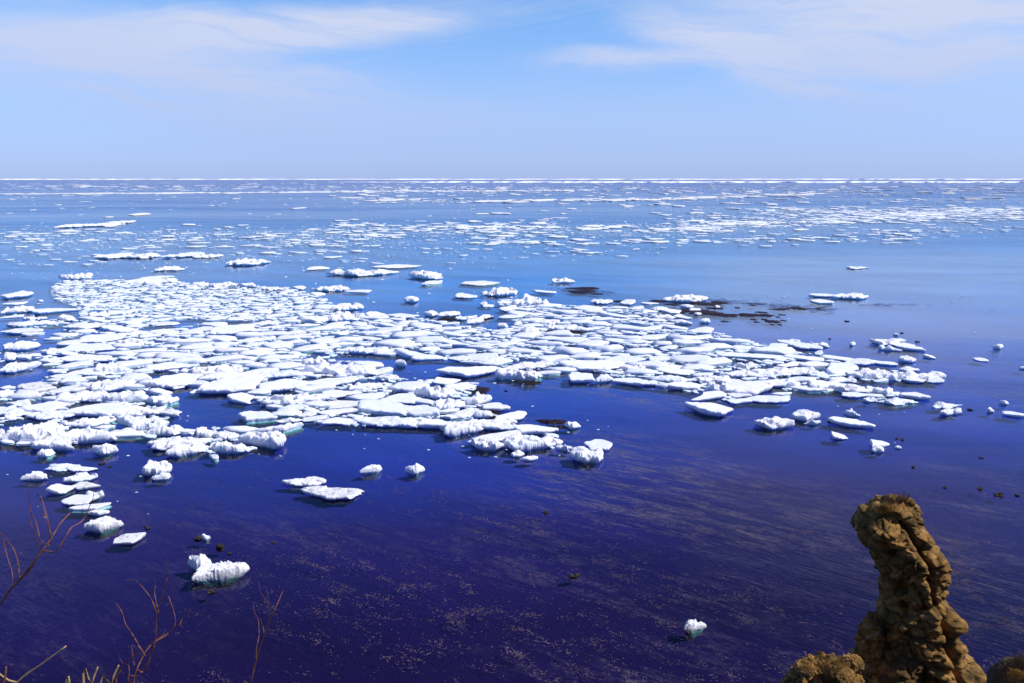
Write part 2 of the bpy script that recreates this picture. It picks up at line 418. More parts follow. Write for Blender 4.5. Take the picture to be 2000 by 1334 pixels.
def floe_geo(W, D, T, kind, seed, n, ang=0.0):
    """one floe about W wide, D deep, T above the water. kinds: s smooth slab, r rough slab, l lump, j jagged, w wedge, t thin plate"""
    U, V, Q, ring = GRIDS[n]
    rs = np.random.RandomState(seed)
    th = np.arctan2(V, U); rad = np.hypot(U, V)
    # outline: a random polygon softened with waves
    nc = rs.randint(3, 7); an = np.sort(rs.rand(nc) * 0.9 + np.arange(nc)) * 2 * np.pi / nc
    cc = 0.66 + 0.44 * rs.rand(nc); green = rs.rand() < (0.16 if kind != 'l' else 0.0)
    def outline(th):
        r = np.full(th.shape, 9.0)
        for a, c in zip(an, cc):
            q = np.cos(th - a); r = np.minimum(r, np.where(q > 0.12, c / np.maximum(q, 0.12), 9))
        r = np.minimum(r, 1.32)
        for k in range(2, 6): r = r * (1 + rs_amp[k] * np.cos(k * th + rs_ph[k]))
        e = fbm(np.stack([np.cos(th) * 2.6, np.sin(th) * 2.6, np.full(th.shape, seed * 0.37)], 1), seed, 4, 0.6)
        return r * (1 + edge * e)
    edge = {'s': 0.10, 't': 0.12, 'w': 0.10, 'r': 0.20, 'l': 0.18, 'j': 0.28}[kind]
    rs_amp = rs.rand(6) * 0.03; rs_ph = rs.rand(6) * 6.28
    R0 = outline(th)
    x = R0 * rad * np.cos(th + 0) ; y = R0 * rad * np.sin(th + 0)
    x = x + rs.uniform(-0.65, 0.65) * y + rs.uniform(-0.25, 0.25) * (y * y)      # slanted, lopsided plates
    x = x - (x.max() + x.min()) / 2; y = y - (y.max() + y.min()) / 2
    x = 1.03 * x / np.abs(x).max(); y = 1.03 * y / np.abs(y).max()
    # top surface
    P = np.stack([x * 1.0, y * 1.0, np.full(x.shape, seed * 1.7)], 1)
    asp = max(W, D) / 2
    Pw = np.stack([x * W / 2, y * D / 2, np.full(x.shape, seed * 3.1)], 1)
    big = fbm(P * 1.5, seed, 3); fine = fbm(Pw * 1.5, seed + 5, 4, 0.6); rid = fbm(Pw * 0.9, seed + 9, 4, 0.55, True)
    tx, ty = rs.uniform(-1, 1, 2)
    # broken blocks: each vertex belongs to the nearest of a few random cells with their own height and tilt
    sp_ = max(0.75, 0.11 * W); nb = int(np.clip(W * D / sp_ ** 2, 4, 90)) if n >= 10 else 3
    bc = rs.uniform(-1.1, 1.1, (nb, 2)); bh = rs.uniform(-1, 1, nb); bt = rs.uniform(-1, 1, (nb, 2)); br = rs.uniform(-1, 1, nb)
    d2 = ((x[:, None] - bc[:, 0]) * W / 2) ** 2 + ((y[:, None] - bc[:, 1]) * D / 2) ** 2 * (1 + 0.0)
    d2 = d2 + (0.35 * sp_ ** 2) * perlin(Pw * 2.2, seed + 2)[:, None]
    cid = d2.argmin(1)
    loc = np.stack([(x - bc[cid, 0]) * W / 2, (y - bc[cid, 1]) * D / 2], 1) / sp_
    blk = bh[cid] + 0.55 * (loc * bt[cid]).sum(1); blk = np.clip(blk, -1.6, 1.6)
    rim = np.clip((1 - rad) / 0.07, 0, 1) ** 0.5
    if kind == 's': h = 0.86 + 0.10 * big + 0.04 * fine + 0.24 * (tx * x + ty * y) + 0.12 * blk * np.clip(rad * 2 - 1.0, 0, 1); h *= 0.90 + 0.10 * rim
    elif kind == 't': h = 0.75 + 0.08 * fine + 0.08 * big + 0.2 * (tx * x + ty * y); h *= 0.7 + 0.3 * rim
    elif kind == 'w': h = 0.62 + 0.45 * (x * np.sign(tx)) * 0.7 + 0.16 * y + 0.12 * fine + 0.08 * rid; h = np.maximum(h, 0.16); h *= 0.8 + 0.2 * rim
    elif kind == 'r': h = 0.62 + 0.16 * big + 0.16 * fine + 0.12 * rid * rim + 0.28 * blk; h *= 0.88 + 0.12 * rim
    elif kind == 'l': h = (1 - 0.42 * rad ** 3) * (0.86 + 0.16 * big) + 0.12 * fine + 0.08 * rid + 0.16 * blk; h *= 0.8 + 0.2 * rim
    else: h = 0.36 + 0.24 * big + 0.18 * fine + 0.22 * np.clip(rid, 0, 1) * rim + 0.36 * blk + 0.5 * np.clip(1 - np.hypot(x - tx * .4, y - ty * .3) * 1.7, 0, 1)
    if kind in 'rlj' and n >= 16:                     # crumbly snow relief
        cr = fbm(Pw * 4.5, seed + 15, 3, 0.6, True); h = h + 0.11 * cr; h = h + 0.05 * np.round(cr * 2)
    h = np.maximum(h, 0.12)
    if kind in 'rljw': h = h / np.percentile(h, 98)
    h = h * T
    jag = {'s': 0.015, 't': 0.02, 'w': 0.03, 'r': 0.06, 'l': 0.07, 'j': 0.09}[kind]
    jx = fbm(Pw * 1.3 + 40, seed + 11, 3, 0.6); jy = fbm(Pw * 1.3 + 80, seed + 12, 3, 0.6)
    x = x + jag * (jx + 0.5 * fbm(Pw * 4.0 + 9, seed + 16, 2)); y = y + jag * (jy + 0.5 * fbm(Pw * 4.0 + 33, seed + 17, 2))
    er = {'s': 0.045, 't': 0.05, 'w': 0.06, 'r': 0.10, 'l': 0.09, 'j': 0.13}[kind] * np.clip(rad * 3 - 2, 0, 1)
    x = x * (1 + er * br[cid]); y = y * (1 + er * br[cid])
    V3 = [np.stack([x, y, h], 1)]
    rg = np.array(ring); m = len(rg)
    px, py, hz = x[rg], y[rg], h[rg]
    levels = ((0.62, 1.02), (0.30, 0.97), (0.10, 0.89), (-0.10, 0.94), (-0.30, 1.03), (-0.75, 0.90)) if n >= 10 else ((0.45, 1.0), (0.0, 0.92), (-0.4, 0.98))
    if kind in 'lj' and n >= 10: levels = ((0.66, 1.06), (0.34, 1.02), (0.10, 0.86), (-0.10, 0.92), (-0.35, 1.02), (-0.8, 0.85))
    if kind == 's' and n >= 10: levels = ((0.80, 1.01), (0.42, 0.98), (0.10, 0.89), (-0.10, 0.95), (-0.30, 1.05), (-0.8, 0.95))
    if not green and n >= 10: levels = levels[:3] + ((-0.10, 0.80), (-0.30, 0.70), (-0.7, 0.50))
    for li, (zf, s) in enumerate(levels):
        q = np.stack([px * 2.2 * W / 2, py * 2.2 * D / 2, np.full(m, zf * 2.0 + seed)], 1)
        dn = 1 + 0.05 * fbm(q, seed + 20 + li, 3, 0.6) + (0.03 * fbm(q * 2.5, seed + 27, 2, 0.6, True) if n >= 16 else 0)
        zz = zf * (hz if zf > 0 else np.full(m, min(T, 0.7))) + 0.05 * T * fbm(q * 1.3, seed + 30 + li, 2)
        V3.append(np.stack([px * s * dn, py * s * dn, zz], 1))
    P3 = np.concatenate(V3)
    c, s_ = math.cos(ang), math.sin(ang)
    X = P3[:, 0] * W / 2; Y = P3[:, 1] * D / 2
    P3[:, 0] = X * c - Y * s_; P3[:, 1] = X * s_ + Y * c
    return P3, face_array(n, len(levels))


FRAC = {'s': 0.34, 't': 0.24, 'w': 0.50, 'r': 0.50, 'l': 0.66, 'j': 0.66}


def floe_dims(x0, x1, y0, y1, kind):
    c = on_z((x0 + x1) / 2, y1)
    slant = math.sqrt(c.y ** 2 + CAMH ** 2 ); s = slant / F * 1.0
    s *= 1.0 / math.cos(math.atan2((y1 - 667), F)) if False else 1.0
    depth_axis = c.y * cp + CAMH * sp           # distance along the optical axis
    mpp = depth_axis / F
    sin_t = CAMH / slant; cos_t = c.y / slant
    W = (x1 - x0) * mpp; h = (y1 - y0) * mpp
    T = FRAC[kind] * h / cos_t
    D = (h - T * cos_t) / sin_t
    D = min(max(D, 0.45 * W), 2.6 * W)
    T = max((h - D * sin_t) / cos_t, 0.10 * h, 0.1 * min(W, 3))
    T = min(T, 0.7 * W)
    if y1 < 535: T *= 0.75
    return c, W, D, T, mpp


def parse(txt):
    out = []
    for ln in txt.strip().splitlines():
        ln = ln.strip()
        if not ln: continue
        a = ln.split(None, 5)
        out.append((float(a[0]), float(a[1]), float(a[2]), float(a[3]), a[4], a[5] if len(a) > 5 else ''))
    return out


# x0 x1 y0 y1 kind label   (extent in the photograph, turned into places on the water by floe_dims)
NAMED = parse('''
42 87 918 939 l small smooth oblong floe lying alone just left of the zigzag floe chain
79 158 899 920 j ragged pointed floe at the far end of the zigzag floe chain
133 182 909 923 s low flat floe behind the blocky ones at the head of the floe chain
121 178 920 943 r thick crumbling floe second down the right side of the floe chain
88 133 943 966 w pointed wedge of ice jutting left from the middle of the floe chain
132 188 938 958 d flat grey-sided slab lying across the middle of the floe chain
154 198 954 976 j small broken lump right below the grey-sided slab in the floe chain
113 178 966 988 s pale tilted slab left of centre in the lower floe chain
132 200 981 999 s thin floe tucked under the tilted slab of the lower floe chain
172 207 991 1008 r small knobbly floe just above the largest block of the floe chain
163 228 1005 1040 r largest two-tiered block near the bottom end of the floe chain
218 268 1041 1064 d dirty wedge of ice that ends the floe chain in open water
275 329 897 929 r tall ribbed floe standing apart between the floe chain and the long pack edge
296 328 921 939 l small block leaning on the front of the tall ribbed floe
175 223 862 889 l scalloped cushion of ice alone just off the near left pack edge
68 97 873 893 j little spiky chunk in front of the low oval slab at the near left
57 140 851 880 r low oval slab in front of the thick block at the left frame edge
-14 112 815 866 r thick broad block cut by the left frame edge, largest at the near left
105 215 830 866 r broad rough floe with green waterline beside the thick left edge block
326 393 862 892 r ragged turquoise-rimmed floe at the near end of the left pack fringe
401 425 885 900 w tiny tilted wedge alone in front of the left pack fringe
550 628 929 951 r loaf-shaped floe alone in dark water behind the arched floe
579 698 948 977 D long arched floe with a soiled underside, alone in the dark water
705 743 904 926 l small mushroom-like floe left of the duck-shaped one
790 825 902 927 l small duck-shaped floe with a raised head, alone in dark water
359 408 1078 1116 l upright knobbly ice lump, left half of the pair in the near water
380 471 1094 1138 r wide bumpy floe, right half of the pair in the near water
391 409 1041 1056 l small white lump resting against a dark rock above the near pair
1336 1379 1208 1235 l lone small white lump in the near water left of the rock stack
1352 1437 781 814 s triangular snow-topped slab alone in front of the right pack arm
1481 1555 810 840 r bow-tie shaped floe with ragged ends in open water right of the triangular slab
1553 1607 795 824 r round frilled floe between the bow-tie floe and the long wedge slab
1573 1605 817 830 j crumbs of ice clinging to the front of the round frilled floe
1656 1679 795 814 j small floe with two horns just behind the flat wedge slab
1637 1707 811 837 s flat-topped wedge slab with pointed left tip in the right open water
1627 1657 842 859 w small tapering floe below and left of the flat wedge slab
1703 1746 857 877 w slanting floe, upper one of the small pair above the rock stack
1704 1731 869 884 l squat block, lower one of the small pair above the rock stack
1750 1760 869 877 l tiny round lump just right of the small pair above the rock stack
1829 1893 780 798 j long low floe with a left knob, back one of the far right pair
1838 1891 793 812 r oval scalloped floe, front one of the far right pair
1957 1972 780 791 l small cup-shaped lump near the right frame edge
1930 1943 794 806 l small rounded lump left of the cup-shaped one near the right edge
1969 2008 800 816 s flat floe cut by the right frame edge beside the cup-shaped lump
1912 1934 698 707 s small thin oval floe in open water far to the right
1946 1966 670 682 l small rounded floe above the thin oval one far to the right
1994 2010 714 722 l sliver of ice cut by the right frame edge
1661 1676 666 676 l tiny mushroom lump alone behind the right pack arm
1747 1756 649 656 l tiny white speck of ice behind the clustered floes at the right
1713 1768 659 676 r broad floe at the back left of the right-hand cluster of five
1748 1778 659 670 s flat floe at the back right of the right-hand cluster of five
1724 1757 672 686 j knobbly lump at the front left of the right-hand cluster of five
1750 1790 669 679 s thin middle slab of the right-hand cluster of five
1768 1811 672 687 s flat slab at the right end of the right-hand cluster of five
1764 1794 693 709 r rough block alone right of the pack tip
1810 1831 690 701 w small dark-bottomed wedge alone right of the pack tip
1763 1799 714 727 r crumbly lump at the back of the right pack tip
1614 1679 692 706 s long slab with grey side and dark undercut behind the right pack arm
1658 1708 698 714 w humped floe between the grey-sided slab and the oval floe
1709 1755 701 715 s clean oval floe with a dark waterline behind the right pack arm
1590 1640 571 581 s thin flat floe, left one of the far trio right of the seaweed
1632 1700 569 585 r longest floe with raised ends of the far trio right of the seaweed
1596 1633 583 594 s short floe in front of the other two of the far trio
1664 1702 518 526 r lone low floe in the far open water at the right
1304 1388 573 592 r long white floe behind the dark seaweed beds
1078 1121 542 553 j lone peaked floe in the far centre behind the floating weed
901 974 546 558 t long thin plate of ice in the far centre
940 1008 557 579 j jagged crested floe in front of the long thin plate
889 931 571 583 s small boxy flat floe left of the jagged crested one
1040 1086 565 574 s thin pointed floe right of the jagged crested one
798 862 525 546 j jagged floe with two humps in the far centre left
823 860 546 558 r low lumpy floe right in front of the two-humped one
788 816 577 591 l small pyramid-like floe alone in the blue gap
640 765 522 540 j longest jagged floe in the far left centre
721 818 514 524 t smooth flat plate behind the longest jagged floe
598 636 517 528 w small floe with an upturned end left of the longest jagged one
611 678 555 569 j spiny floe alone behind the left pack
670 720 566 572 t thin sliver trailing right of the spiny floe
603 632 569 579 w small green-bellied floe just behind the left pack corner
643 704 590 607 r domed floe with a dark green underside at the left pack corner
110 192 432 445 r long humped floe far away in the left blue water
178 218 435 443 t flat tail lying right of the long humped far floe
200 240 428 437 r short floe just behind the long humped far floe
225 272 414 421 t thin far plate beyond the long humped floe
295 332 516 530 r rounded block with green left side behind the left pack
328 352 520 529 l low crumbs right of the rounded green-sided block
118 171 530 547 j tall mound at the back left corner of the pack
172 240 492 506 r left half of the broad broken floe in the far left belt
228 300 490 505 j right half of the broad broken floe, with a green notch
318 378 488 504 r left floe with a roofed crest in the far left belt
368 420 491 504 j right-hand partner of the roofed floe in the far left belt
440 508 499 519 j big jagged floe at the right end of the far left belt
770 792 699 716 l cube-like block alone in the dark lead inside the pack
1103 1133 820 838 l small block with a hooked back alone right of the near pack tip
1145 1197 857 881 s flat smooth floe behind the thick floe with the hanging front
1119 1183 868 905 r thick floe with a hanging front block at the near pack tip
1089 1120 866 881 j little peaked floe left of the thick hanging-front floe
1000 1023 876 893 j small figure-like upright chunk at the near pack tip
1018 1051 888 901 r low crumbled floe right of the small upright chunk
920 982 850 881 r star-shaped broken floe left of the cracked floe
982 1095 845 881 r long cracked floe with a scalloped rim at the near pack tip
1002 1088 824 850 s large smooth slab behind the long cracked floe
968 1028 800 824 s smooth floe with pointed right end by the brown weed
940 995 783 804 s two-layered slab resting by brown weed behind the near pack tip
909 955 762 793 j rough heap beside the brown weed on the near pack edge
926 960 798 817 l rounded ribbed lump left of the smooth pointed floe
892 935 794 810 r low rough floe between the hummock and the ribbed lump
1025 1062 834 848 s thin floe lying behind the long cracked floe
758 833 740 768 s smooth tilted slab at the back of the near pack lobe
845 898 737 752 s flat lid-like floe at the back edge of the near pack lobe
870 927 744 766 s tilted floe with a jagged cut front at the back of the near lobe
808 882 748 780 j peaked heap in the middle of the near pack lobe
844 904 772 802 r rounded hummock in the near pack lobe
690 818 779 813 s largest smooth snow-white floe in the near pack lobe
681 820 808 836 r long rough floe with a turquoise base in front of the largest smooth one
785 856 786 816 s smooth wedge right of the largest smooth floe
855 924 804 820 r thin rough floe behind the two-part front floe
817 912 815 838 s smooth left half of the double front floe of the near lobe
862 942 818 852 r serrated right half of the double front floe of the near lobe
736 785 728 744 r small grey-pitted block at the back edge of the near lobe
720 750 722 734 s small flat floe with a green base left of the grey-pitted block
592 724 706 736 r long ridged floe on the near side of the dark lead
585 646 693 720 j sharp-crested floe at the left end of the dark lead
385 490 731 770 s broad thick floe with a clean cut front facing the dark inlet
395 508 722 745 r rough snowy back of the broad thick floe facing the inlet
433 489 766 790 s tipped block in front of the broad thick floe in the inlet
368 396 760 769 t thin pale sliver at the left side of the dark inlet
495 584 737 768 s smooth angular plate on the right side of the dark inlet
578 690 735 757 s broad smooth sheet behind the angular plate
508 596 762 793 r rough block with a rounded left nose below the angular plate
590 642 766 786 r bumpy floe right of the round-nosed block
547 606 789 802 t low pale floe trailing in front of the round-nosed block
453 534 800 826 s leaf-shaped smooth floe alone in the dark inlet
507 581 823 846 r upright-sided block just below the leaf-shaped floe
536 588 812 827 j thin splintered floe behind the upright-sided block
573 612 802 817 r pointed floe right of the splintered one
588 634 810 824 w slanted floe with a pale reflection at the inlet mouth
628 692 814 830 s low turquoise-edged floe left of the long turquoise-based one
614 702 795 813 s smooth floe behind the low turquoise-edged one
461 550 833 877 r biggest hummocky floe on the near side of the inlet
415 463 836 861 r rough block left of the biggest hummocky floe
371 418 831 856 r domed block left end of the row by the hummocky floe
408 481 858 886 j ragged floe with an icicle edge in front of the hummocky row
393 420 864 880 r small rubble floe between the ragged floe and the turquoise one
285 354 826 852 j crumbled turquoise floe at the corner of the left pack
462 537 717 733 s smooth lavender-grey sheet above the angular plate
362 466 708 736 r large lumpy floe behind the broad thick floe
207 316 808 844 r large rough slab with a dark green shadowed front edge
281 350 797 815 d sharp-edged slab with a soiled undercut end at the inlet
275 338 765 793 r humped floe with an arm reaching right at the inlet
190 284 754 787 r long floe with a bright green keel left of the inlet
117 243 783 816 s broad pale smooth sheet in the near left pack
190 302 790 816 r rough floe right of the broad pale sheet
112 206 811 835 r floe with a squared right end and green foot
14 96 742 769 d boxy block with a grey pitted face at the left
90 153 748 772 s flat pale floe right of the grey-faced block
155 246 735 766 r thick floe behind the one with the bright green keel
268 361 723 760 s large smooth floe with a deep shadowed front above the inlet
318 356 750 761 r rubble at the foot of the large smooth shadowed floe
275 352 705 726 s rounded smooth lavender sheet behind the large shadowed floe
27 103 781 811 s floe with a bright green corner above the thick left block
-6 30 805 822 r small turquoise floe cut by the left frame edge
-8 13 758 779 l end of a block cut by the left frame edge
-8 48 703 729 r rough green-footed floe at the left edge above the blue pool
85 127 718 731 r oval floe at the right rim of the blue pool
90 160 728 742 s thin grey floe below the oval one beside the blue pool
175 240 702 731 r bulky floe in the middle of the left pack
-10 39 565 584 s flat floe cut by the left frame edge in the far blue water
2 40 588 596 t thin oval plate near the left edge in the far blue water
68 82 584 590 l tiny floe in the blue water left of the dense sheet
-6 55 595 613 j humped floe at the left edge above the long plank-like one
42 133 599 614 s long plank-like floe with a grey side
-6 34 615 622 t slender floe cut by the left edge below the plank-like one
36 86 616 626 j low broken floe left of the pyramid-topped one
103 137 612 628 j pyramid-topped floe in the left blue water
3 112 623 639 r long floe with a dark notch in front of the pyramid-topped one
-6 74 638 653 s broad flat floe cut by the left edge below the notched one
110 186 627 645 s rounded smooth floe at the left rim of the dense sheet
170 258 633 651 s long smooth floe with a turquoise lip at the blue gap
137 222 650 671 s flat tilted floe with a dirty crack line
224 282 657 676 j rough floe with a turquoise front left of centre
280 342 641 656 s rounded sheet beside the blue gap
296 342 627 637 t oval plate at the tip of the dense sheet
162 204 607 620 r bright lump on the left rim of the dense sheet
104 212 669 689 s smooth lavender plate surrounded by dark water
68 120 677 695 r triangular rough floe left of the lavender plate
18 58 662 686 l boulder-like block with a tall mirror reflection at the left
-8 22 668 684 r low floe cut by the left edge beside the boulder-like block
-6 26 684 705 l rounded heap at the left edge below the boulder-like block
110 216 690 708 s long thin floe pointing right into the blue slot
400 483 631 655 s large rounded plate in the blue gap
350 420 636 650 w thin ridge of ice sticking up at the left of the rounded plate
488 541 624 638 r boxy floe right of the blue gap
408 456 548 562 j conical mound on the far rim of the dense sheet
458 499 550 562 r boxy mound right of the conical one on the far rim
368 400 549 560 r small peaked floe on the far rim of the dense sheet
238 330 540 556 r broad low mound on the far left rim of the dense sheet
268 326 538 545 t thin white plate behind the far rim of the dense sheet
500 546 558 568 r low floe right of the boxy mound on the far rim
561 592 557 567 s smooth cap behind the right corner of the dense sheet
636 702 605 629 j broken crest left of the blue gap's end
826 853 604 619 l blocky floe, leftmost of the row stranded on dark weed
855 896 606 619 l low loaf floe, second in the row stranded on dark weed
892 931 613 626 r third floe in the row stranded on dark weed
911 942 618 634 l slumping rounded floe at the front of the stranded row
935 957 612 624 l small pointed floe, rightmost of the stranded row
970 991 629 642 l box-shaped lump at the back edge of the middle pack
1002 1020 625 637 l lone squarish lump in the gap behind the middle pack
711 752 607 620 w sloping floe at the back edge left of the stranded row
750 815 610 623 s long low floe with green edge left of the stranded row
650 752 674 692 r floe with a smooth skirt on the far side of the dark lead
610 648 675 685 s small oval floe at the left end of the dark lead
804 870 690 705 w floe with a brown pointed tip on the far side of the dark lead
872 920 693 706 s oval floe right of the brown-tipped one
852 980 711 738 s left smooth part of the longest floe across the lead
968 1057 712 743 r thick right part of the longest floe across the lead
757 792 678 688 t narrow floe above the cube-like block in the lead
936 951 587 599 w upright splinter of ice behind the middle pack
944 964 594 600 t tiny flat crumbs beside the upright splinter
973 1011 596 609 s flat floe with a dark green underside at the middle pack's back
998 1056 571 597 j tallest jagged heap at the back of the middle pack
1058 1073 580 597 l small stacked block right of the tallest heap
1155 1197 582 594 r ribbed floe alone behind the middle pack
1214 1244 583 596 w domed floe right of the ribbed one behind the middle pack
1255 1287 590 595 t thin plate by the first dark weed patch
1274 1306 597 608 l flat-topped floe sitting on dark weed
1066 1152 631 648 r dark-undercut floe in the middle of the pack
1018 1054 634 657 l boulder-shaped lump left of the dark-undercut floe
1043 1096 620 637 r rough floe behind the dark-undercut one
1113 1161 723 748 s five-sided thick slab at the front of the middle pack
1163 1198 727 748 l rounded block next to the five-sided slab
1200 1280 735 754 s plank-shaped slab with a straight front in the lead
1367 1389 620 632 l round lump with reflection right of the weed beds
1278 1322 612 626 r floe with grey front edge left of the weed beds
1320 1353 613 624 s low floe in the weed beds
1332 1356 593 602 l bright lump lying on the dark weed
1348 1370 600 608 l small lump right of centre on the dark weed
1296 1334 602 613 s flat floe at the left of the weed beds
1312 1350 622 634 r floe with a shadowed front below the weed beds
1357 1372 609 616 l small tilted chunk on the dark weed
1398 1408 595 602 l small white knob at the right of the weed beds
1502 1548 668 683 s pale tapering left end of the big undercut floe
1528 1568 661 675 r snowy hump on top of the big undercut floe
1542 1606 665 684 s big flat floe with a black undercut behind the right arm
1592 1621 666 679 r small floe right of the big undercut one
1594 1613 683 694 w small grey wedge below the big undercut floe
1310 1376 743 763 s rounded snow slab with a turquoise foot at the front edge
1352 1426 763 784 s low slab in front of the white hump
1386 1428 742 770 j white hump rising at the front of the right arm
1411 1535 739 776 s great smooth floe with a shaded lower step in the right arm
1425 1468 764 778 w small turquoise-backed floe under the great smooth one
1458 1544 770 788 w long thin ridge of ice below the great smooth floe
1425 1472 776 790 s pale wedge below the small turquoise-backed floe
1498 1566 734 758 r rough floe right of the great smooth one
1553 1614 750 766 s flat tapering floe at the front edge of the right arm
1585 1666 737 762 s smooth sloping floe near the front of the right arm
1520 1590 704 719 s thick straight-fronted floe in the right arm
1445 1486 703 722 j rough floe left of a blue pool in the right arm
1408 1472 719 738 r bright rough floe left of centre in the right arm
1412 1545 688 703 s long narrow floe crossing the right arm
1545 1612 691 707 s smooth floe below the big undercut one
1622 1696 706 733 s wide pale sheet leading to the right tip
1668 1752 717 743 r turquoise-footed floe near the right tip
1743 1800 721 745 j hummocky floe in the right tip
1770 1812 734 748 s round slab with a dark line at the front of the right tip
1793 1854 722 743 r rough floe that ends the right tip
1814 1847 735 749 w smooth wedge in front of the floe that ends the right tip
1588 1682 721 736 w long wedge pointing right beside the wide pale sheet
1622 1674 733 749 r knobbly floe in front of the long wedge
1633 1694 747 769 r rubble floe on the lower branch of the right arm
1650 1702 764 778 s low green-footed floe on the lower branch
1692 1713 752 763 l small cap of ice on the lower branch
1710 1757 753 773 j rough floe midway along the lower branch
1771 1816 762 781 s sharp-cut slab that ends the lower branch
1720 1792 773 791 j heap in front of the sharp-cut slab
1690 1714 774 786 j small crumbs left of the heap on the lower branch
1098 1232 700 726 s broad sheet at the front of the middle pack
1185 1262 693 712 s long floe with a turquoise side above the broad sheet
1215 1262 708 726 r oval floe right of the broad sheet
''')

PACK = [(95, 562), (118, 547), (200, 545), (290, 543), (380, 553), (460, 555), (560, 562), (605, 574), (640, 590), (648, 606), (700, 610),
        (760, 618), (830, 622), (900, 636), (960, 645), (1000, 640), (1010, 622), (985, 606), (975, 592), (1000, 580), (1045, 582), (1080, 594), (1160, 599), (1215, 599),
        (1262, 604), (1300, 622), (1340, 640), (1400, 650), (1450, 662), (1500, 675), (1540, 684), (1600, 694), (1650, 712), (1700, 722), (1780, 726),
        (1845, 730), (1840, 742), (1790, 744), (1690, 742), (1660, 742), (1700, 758), (1790, 770), (1780, 784), (1720, 782), (1640, 765), (1540, 762),
        (1535, 780), (1430, 785), (1370, 772), (1310, 752), (1240, 744), (1180, 728), (1110, 722), (1055, 730), (960, 712), (870, 703), (800, 690),
        (745, 690), (650, 692), (640, 700), (720, 712), (760, 728), (800, 742), (930, 748), (925, 765), (945, 800), (1000, 830), (1090, 850), (1080, 875), (980, 872), (930, 845),
        (820, 832), (700, 832), (600, 822), (540, 800), (500, 780), (500, 745), (480, 745), (485, 768), (400, 762), (360, 742), (310, 764), (270, 790),
        (345, 800), (320, 822), (350, 845), (400, 835), (500, 836), (545, 872), (420, 882), (340, 888), (290, 850), (220, 846), (200, 862), (60, 868), (-10, 860),
        (-10, 780), (10, 755), (90, 746), (70, 725), (40, 728), (-10, 724), (-10, 690), (60, 690), (120, 695), (110, 662), (60, 655), (20, 642), (30, 628), (110, 624), (160, 620), (150, 600), (120, 590), (100, 578)]
HOLES = [[(570, 690), (600, 686), (650, 694), (745, 692), (800, 694), (800, 708), (865, 708), (850, 722), (930, 735), (925, 745), (860, 738), (800, 742), (760, 726), (725, 706), (690, 706), (640, 698)],
         [(250, 645), (290, 632), (340, 622), (500, 628), (500, 634), (400, 632), (330, 640), (290, 648)],
         [(60, 640), (150, 632), (135, 648), (80, 662), (60, 655)],
         [(70, 690), (60, 700), (100, 694), (200, 690), (240, 690), (220, 698), (130, 705)],
         [(360, 815), (330, 790), (380, 766), (450, 795), (510, 800), (590, 815), (600, 824), (560, 835), (500, 824), (440, 835), (360, 832)],
         [(1380, 716), (1440, 700), (1450, 708), (1420, 718)], [(1180, 690), (1200, 680), (1230, 678), (1210, 692)],
         [(1060, 640), (1150, 645), (1190, 640), (1160, 650), (1120, 655)], [(420, 650), (480, 655), (490, 664), (440, 664)], [(0, 700), (90, 700), (110, 735), (20, 742), (-10, 745)]]


def inside(poly, x, y):
    r = False; n = len(poly)
    for i in range(n):
        x0, y0 = poly[i]; x1, y1 = poly[(i + 1) % n]
        if (y0 > y) != (y1 > y) and x < (x1 - x0) * (y - y0) / (y1 - y0) + x0: r = not r
    return r


OCC = np.zeros((1334, 2100), dtype=bool)       # where ice already lies, only used to space the floes


def occ_box(x0, x1, y0, y1, shrink=0.92):
    cx, cy, rx, ry = (x0 + x1) / 2 + 50, (y0 + y1) / 2, (x1 - x0) / 2 * shrink, max((y1 - y0) / 2 * shrink, 0.8)
    ya, yb, xa, xb = int(max(cy - ry, 0)), int(min(cy + ry + 1, 1333)), int(max(cx - rx, 0)), int(min(cx + rx + 1, 2099))
    yy, xx = np.mgrid[ya:yb + 1, xa:xb + 1]
    return ya, yb, xa, xb, ((xx - cx) / rx) ** 2 + ((yy - cy) / ry) ** 2 <= 1


def occupied(*b):
    ya, yb, xa, xb, m = occ_box(*b); s = m.sum()
    return (OCC[ya:yb + 1, xa:xb + 1] & m).sum() / max(s, 1)


def occupy(*b):
    ya, yb, xa, xb, m = occ_box(*b); OCC[ya:yb + 1, xa:xb + 1] |= m


floes = []                                    # (x0,x1,y0,y1,kind,label)
for f in NAMED:
    floes.append(f); occupy(*f[:4])


def pack_ok(x, y):
    return inside(PACK, x, y) and not any(inside(h, x, y) for h in HOLES)


SHEET = [(95, 565), (118, 549), (290, 545), (560, 563), (640, 592), (620, 612), (500, 624), (400, 630), (300, 628), (160, 612), (120, 590)]
mids, brash = [], []
for wpx, tries, ov in ((84, 1600, 0.38), (54, 3000, 0.38), (34, 5500, 0.38), (21, 10000, 0.40)):
    for _ in range(tries):
        x = random.uniform(-5, 1850); y = random.uniform(548, 885)
        if not pack_ok(x, y): continue
        sh = inside(SHEET, x, y)
        if sh and wpx > 55: continue
        k = 0.45 + 0.75 * (y - 548) / 300
        w = wpx * k * random.uniform(0.8, 1.25); h = w * random.uniform(0.22, 0.36) * (0.62 + 0.45 * (y - 548) / 300)
        h = max(h, 2.5)
        b = (x - w / 2, x + w / 2, y - h / 2, y + h / 2)
        if occupied(*b) > ov: continue
        occupy(*b); mids.append(b + (random.choice('ssrrwtlj' if not sh else 'ssrtt'), ''))
mids.sort(key=lambda b: -(b[1] - b[0]) * (b[3] - b[2]))
ROOM = max(0, 298 - len(floes))
floes += mids[:ROOM]
small = mids[ROOM:]
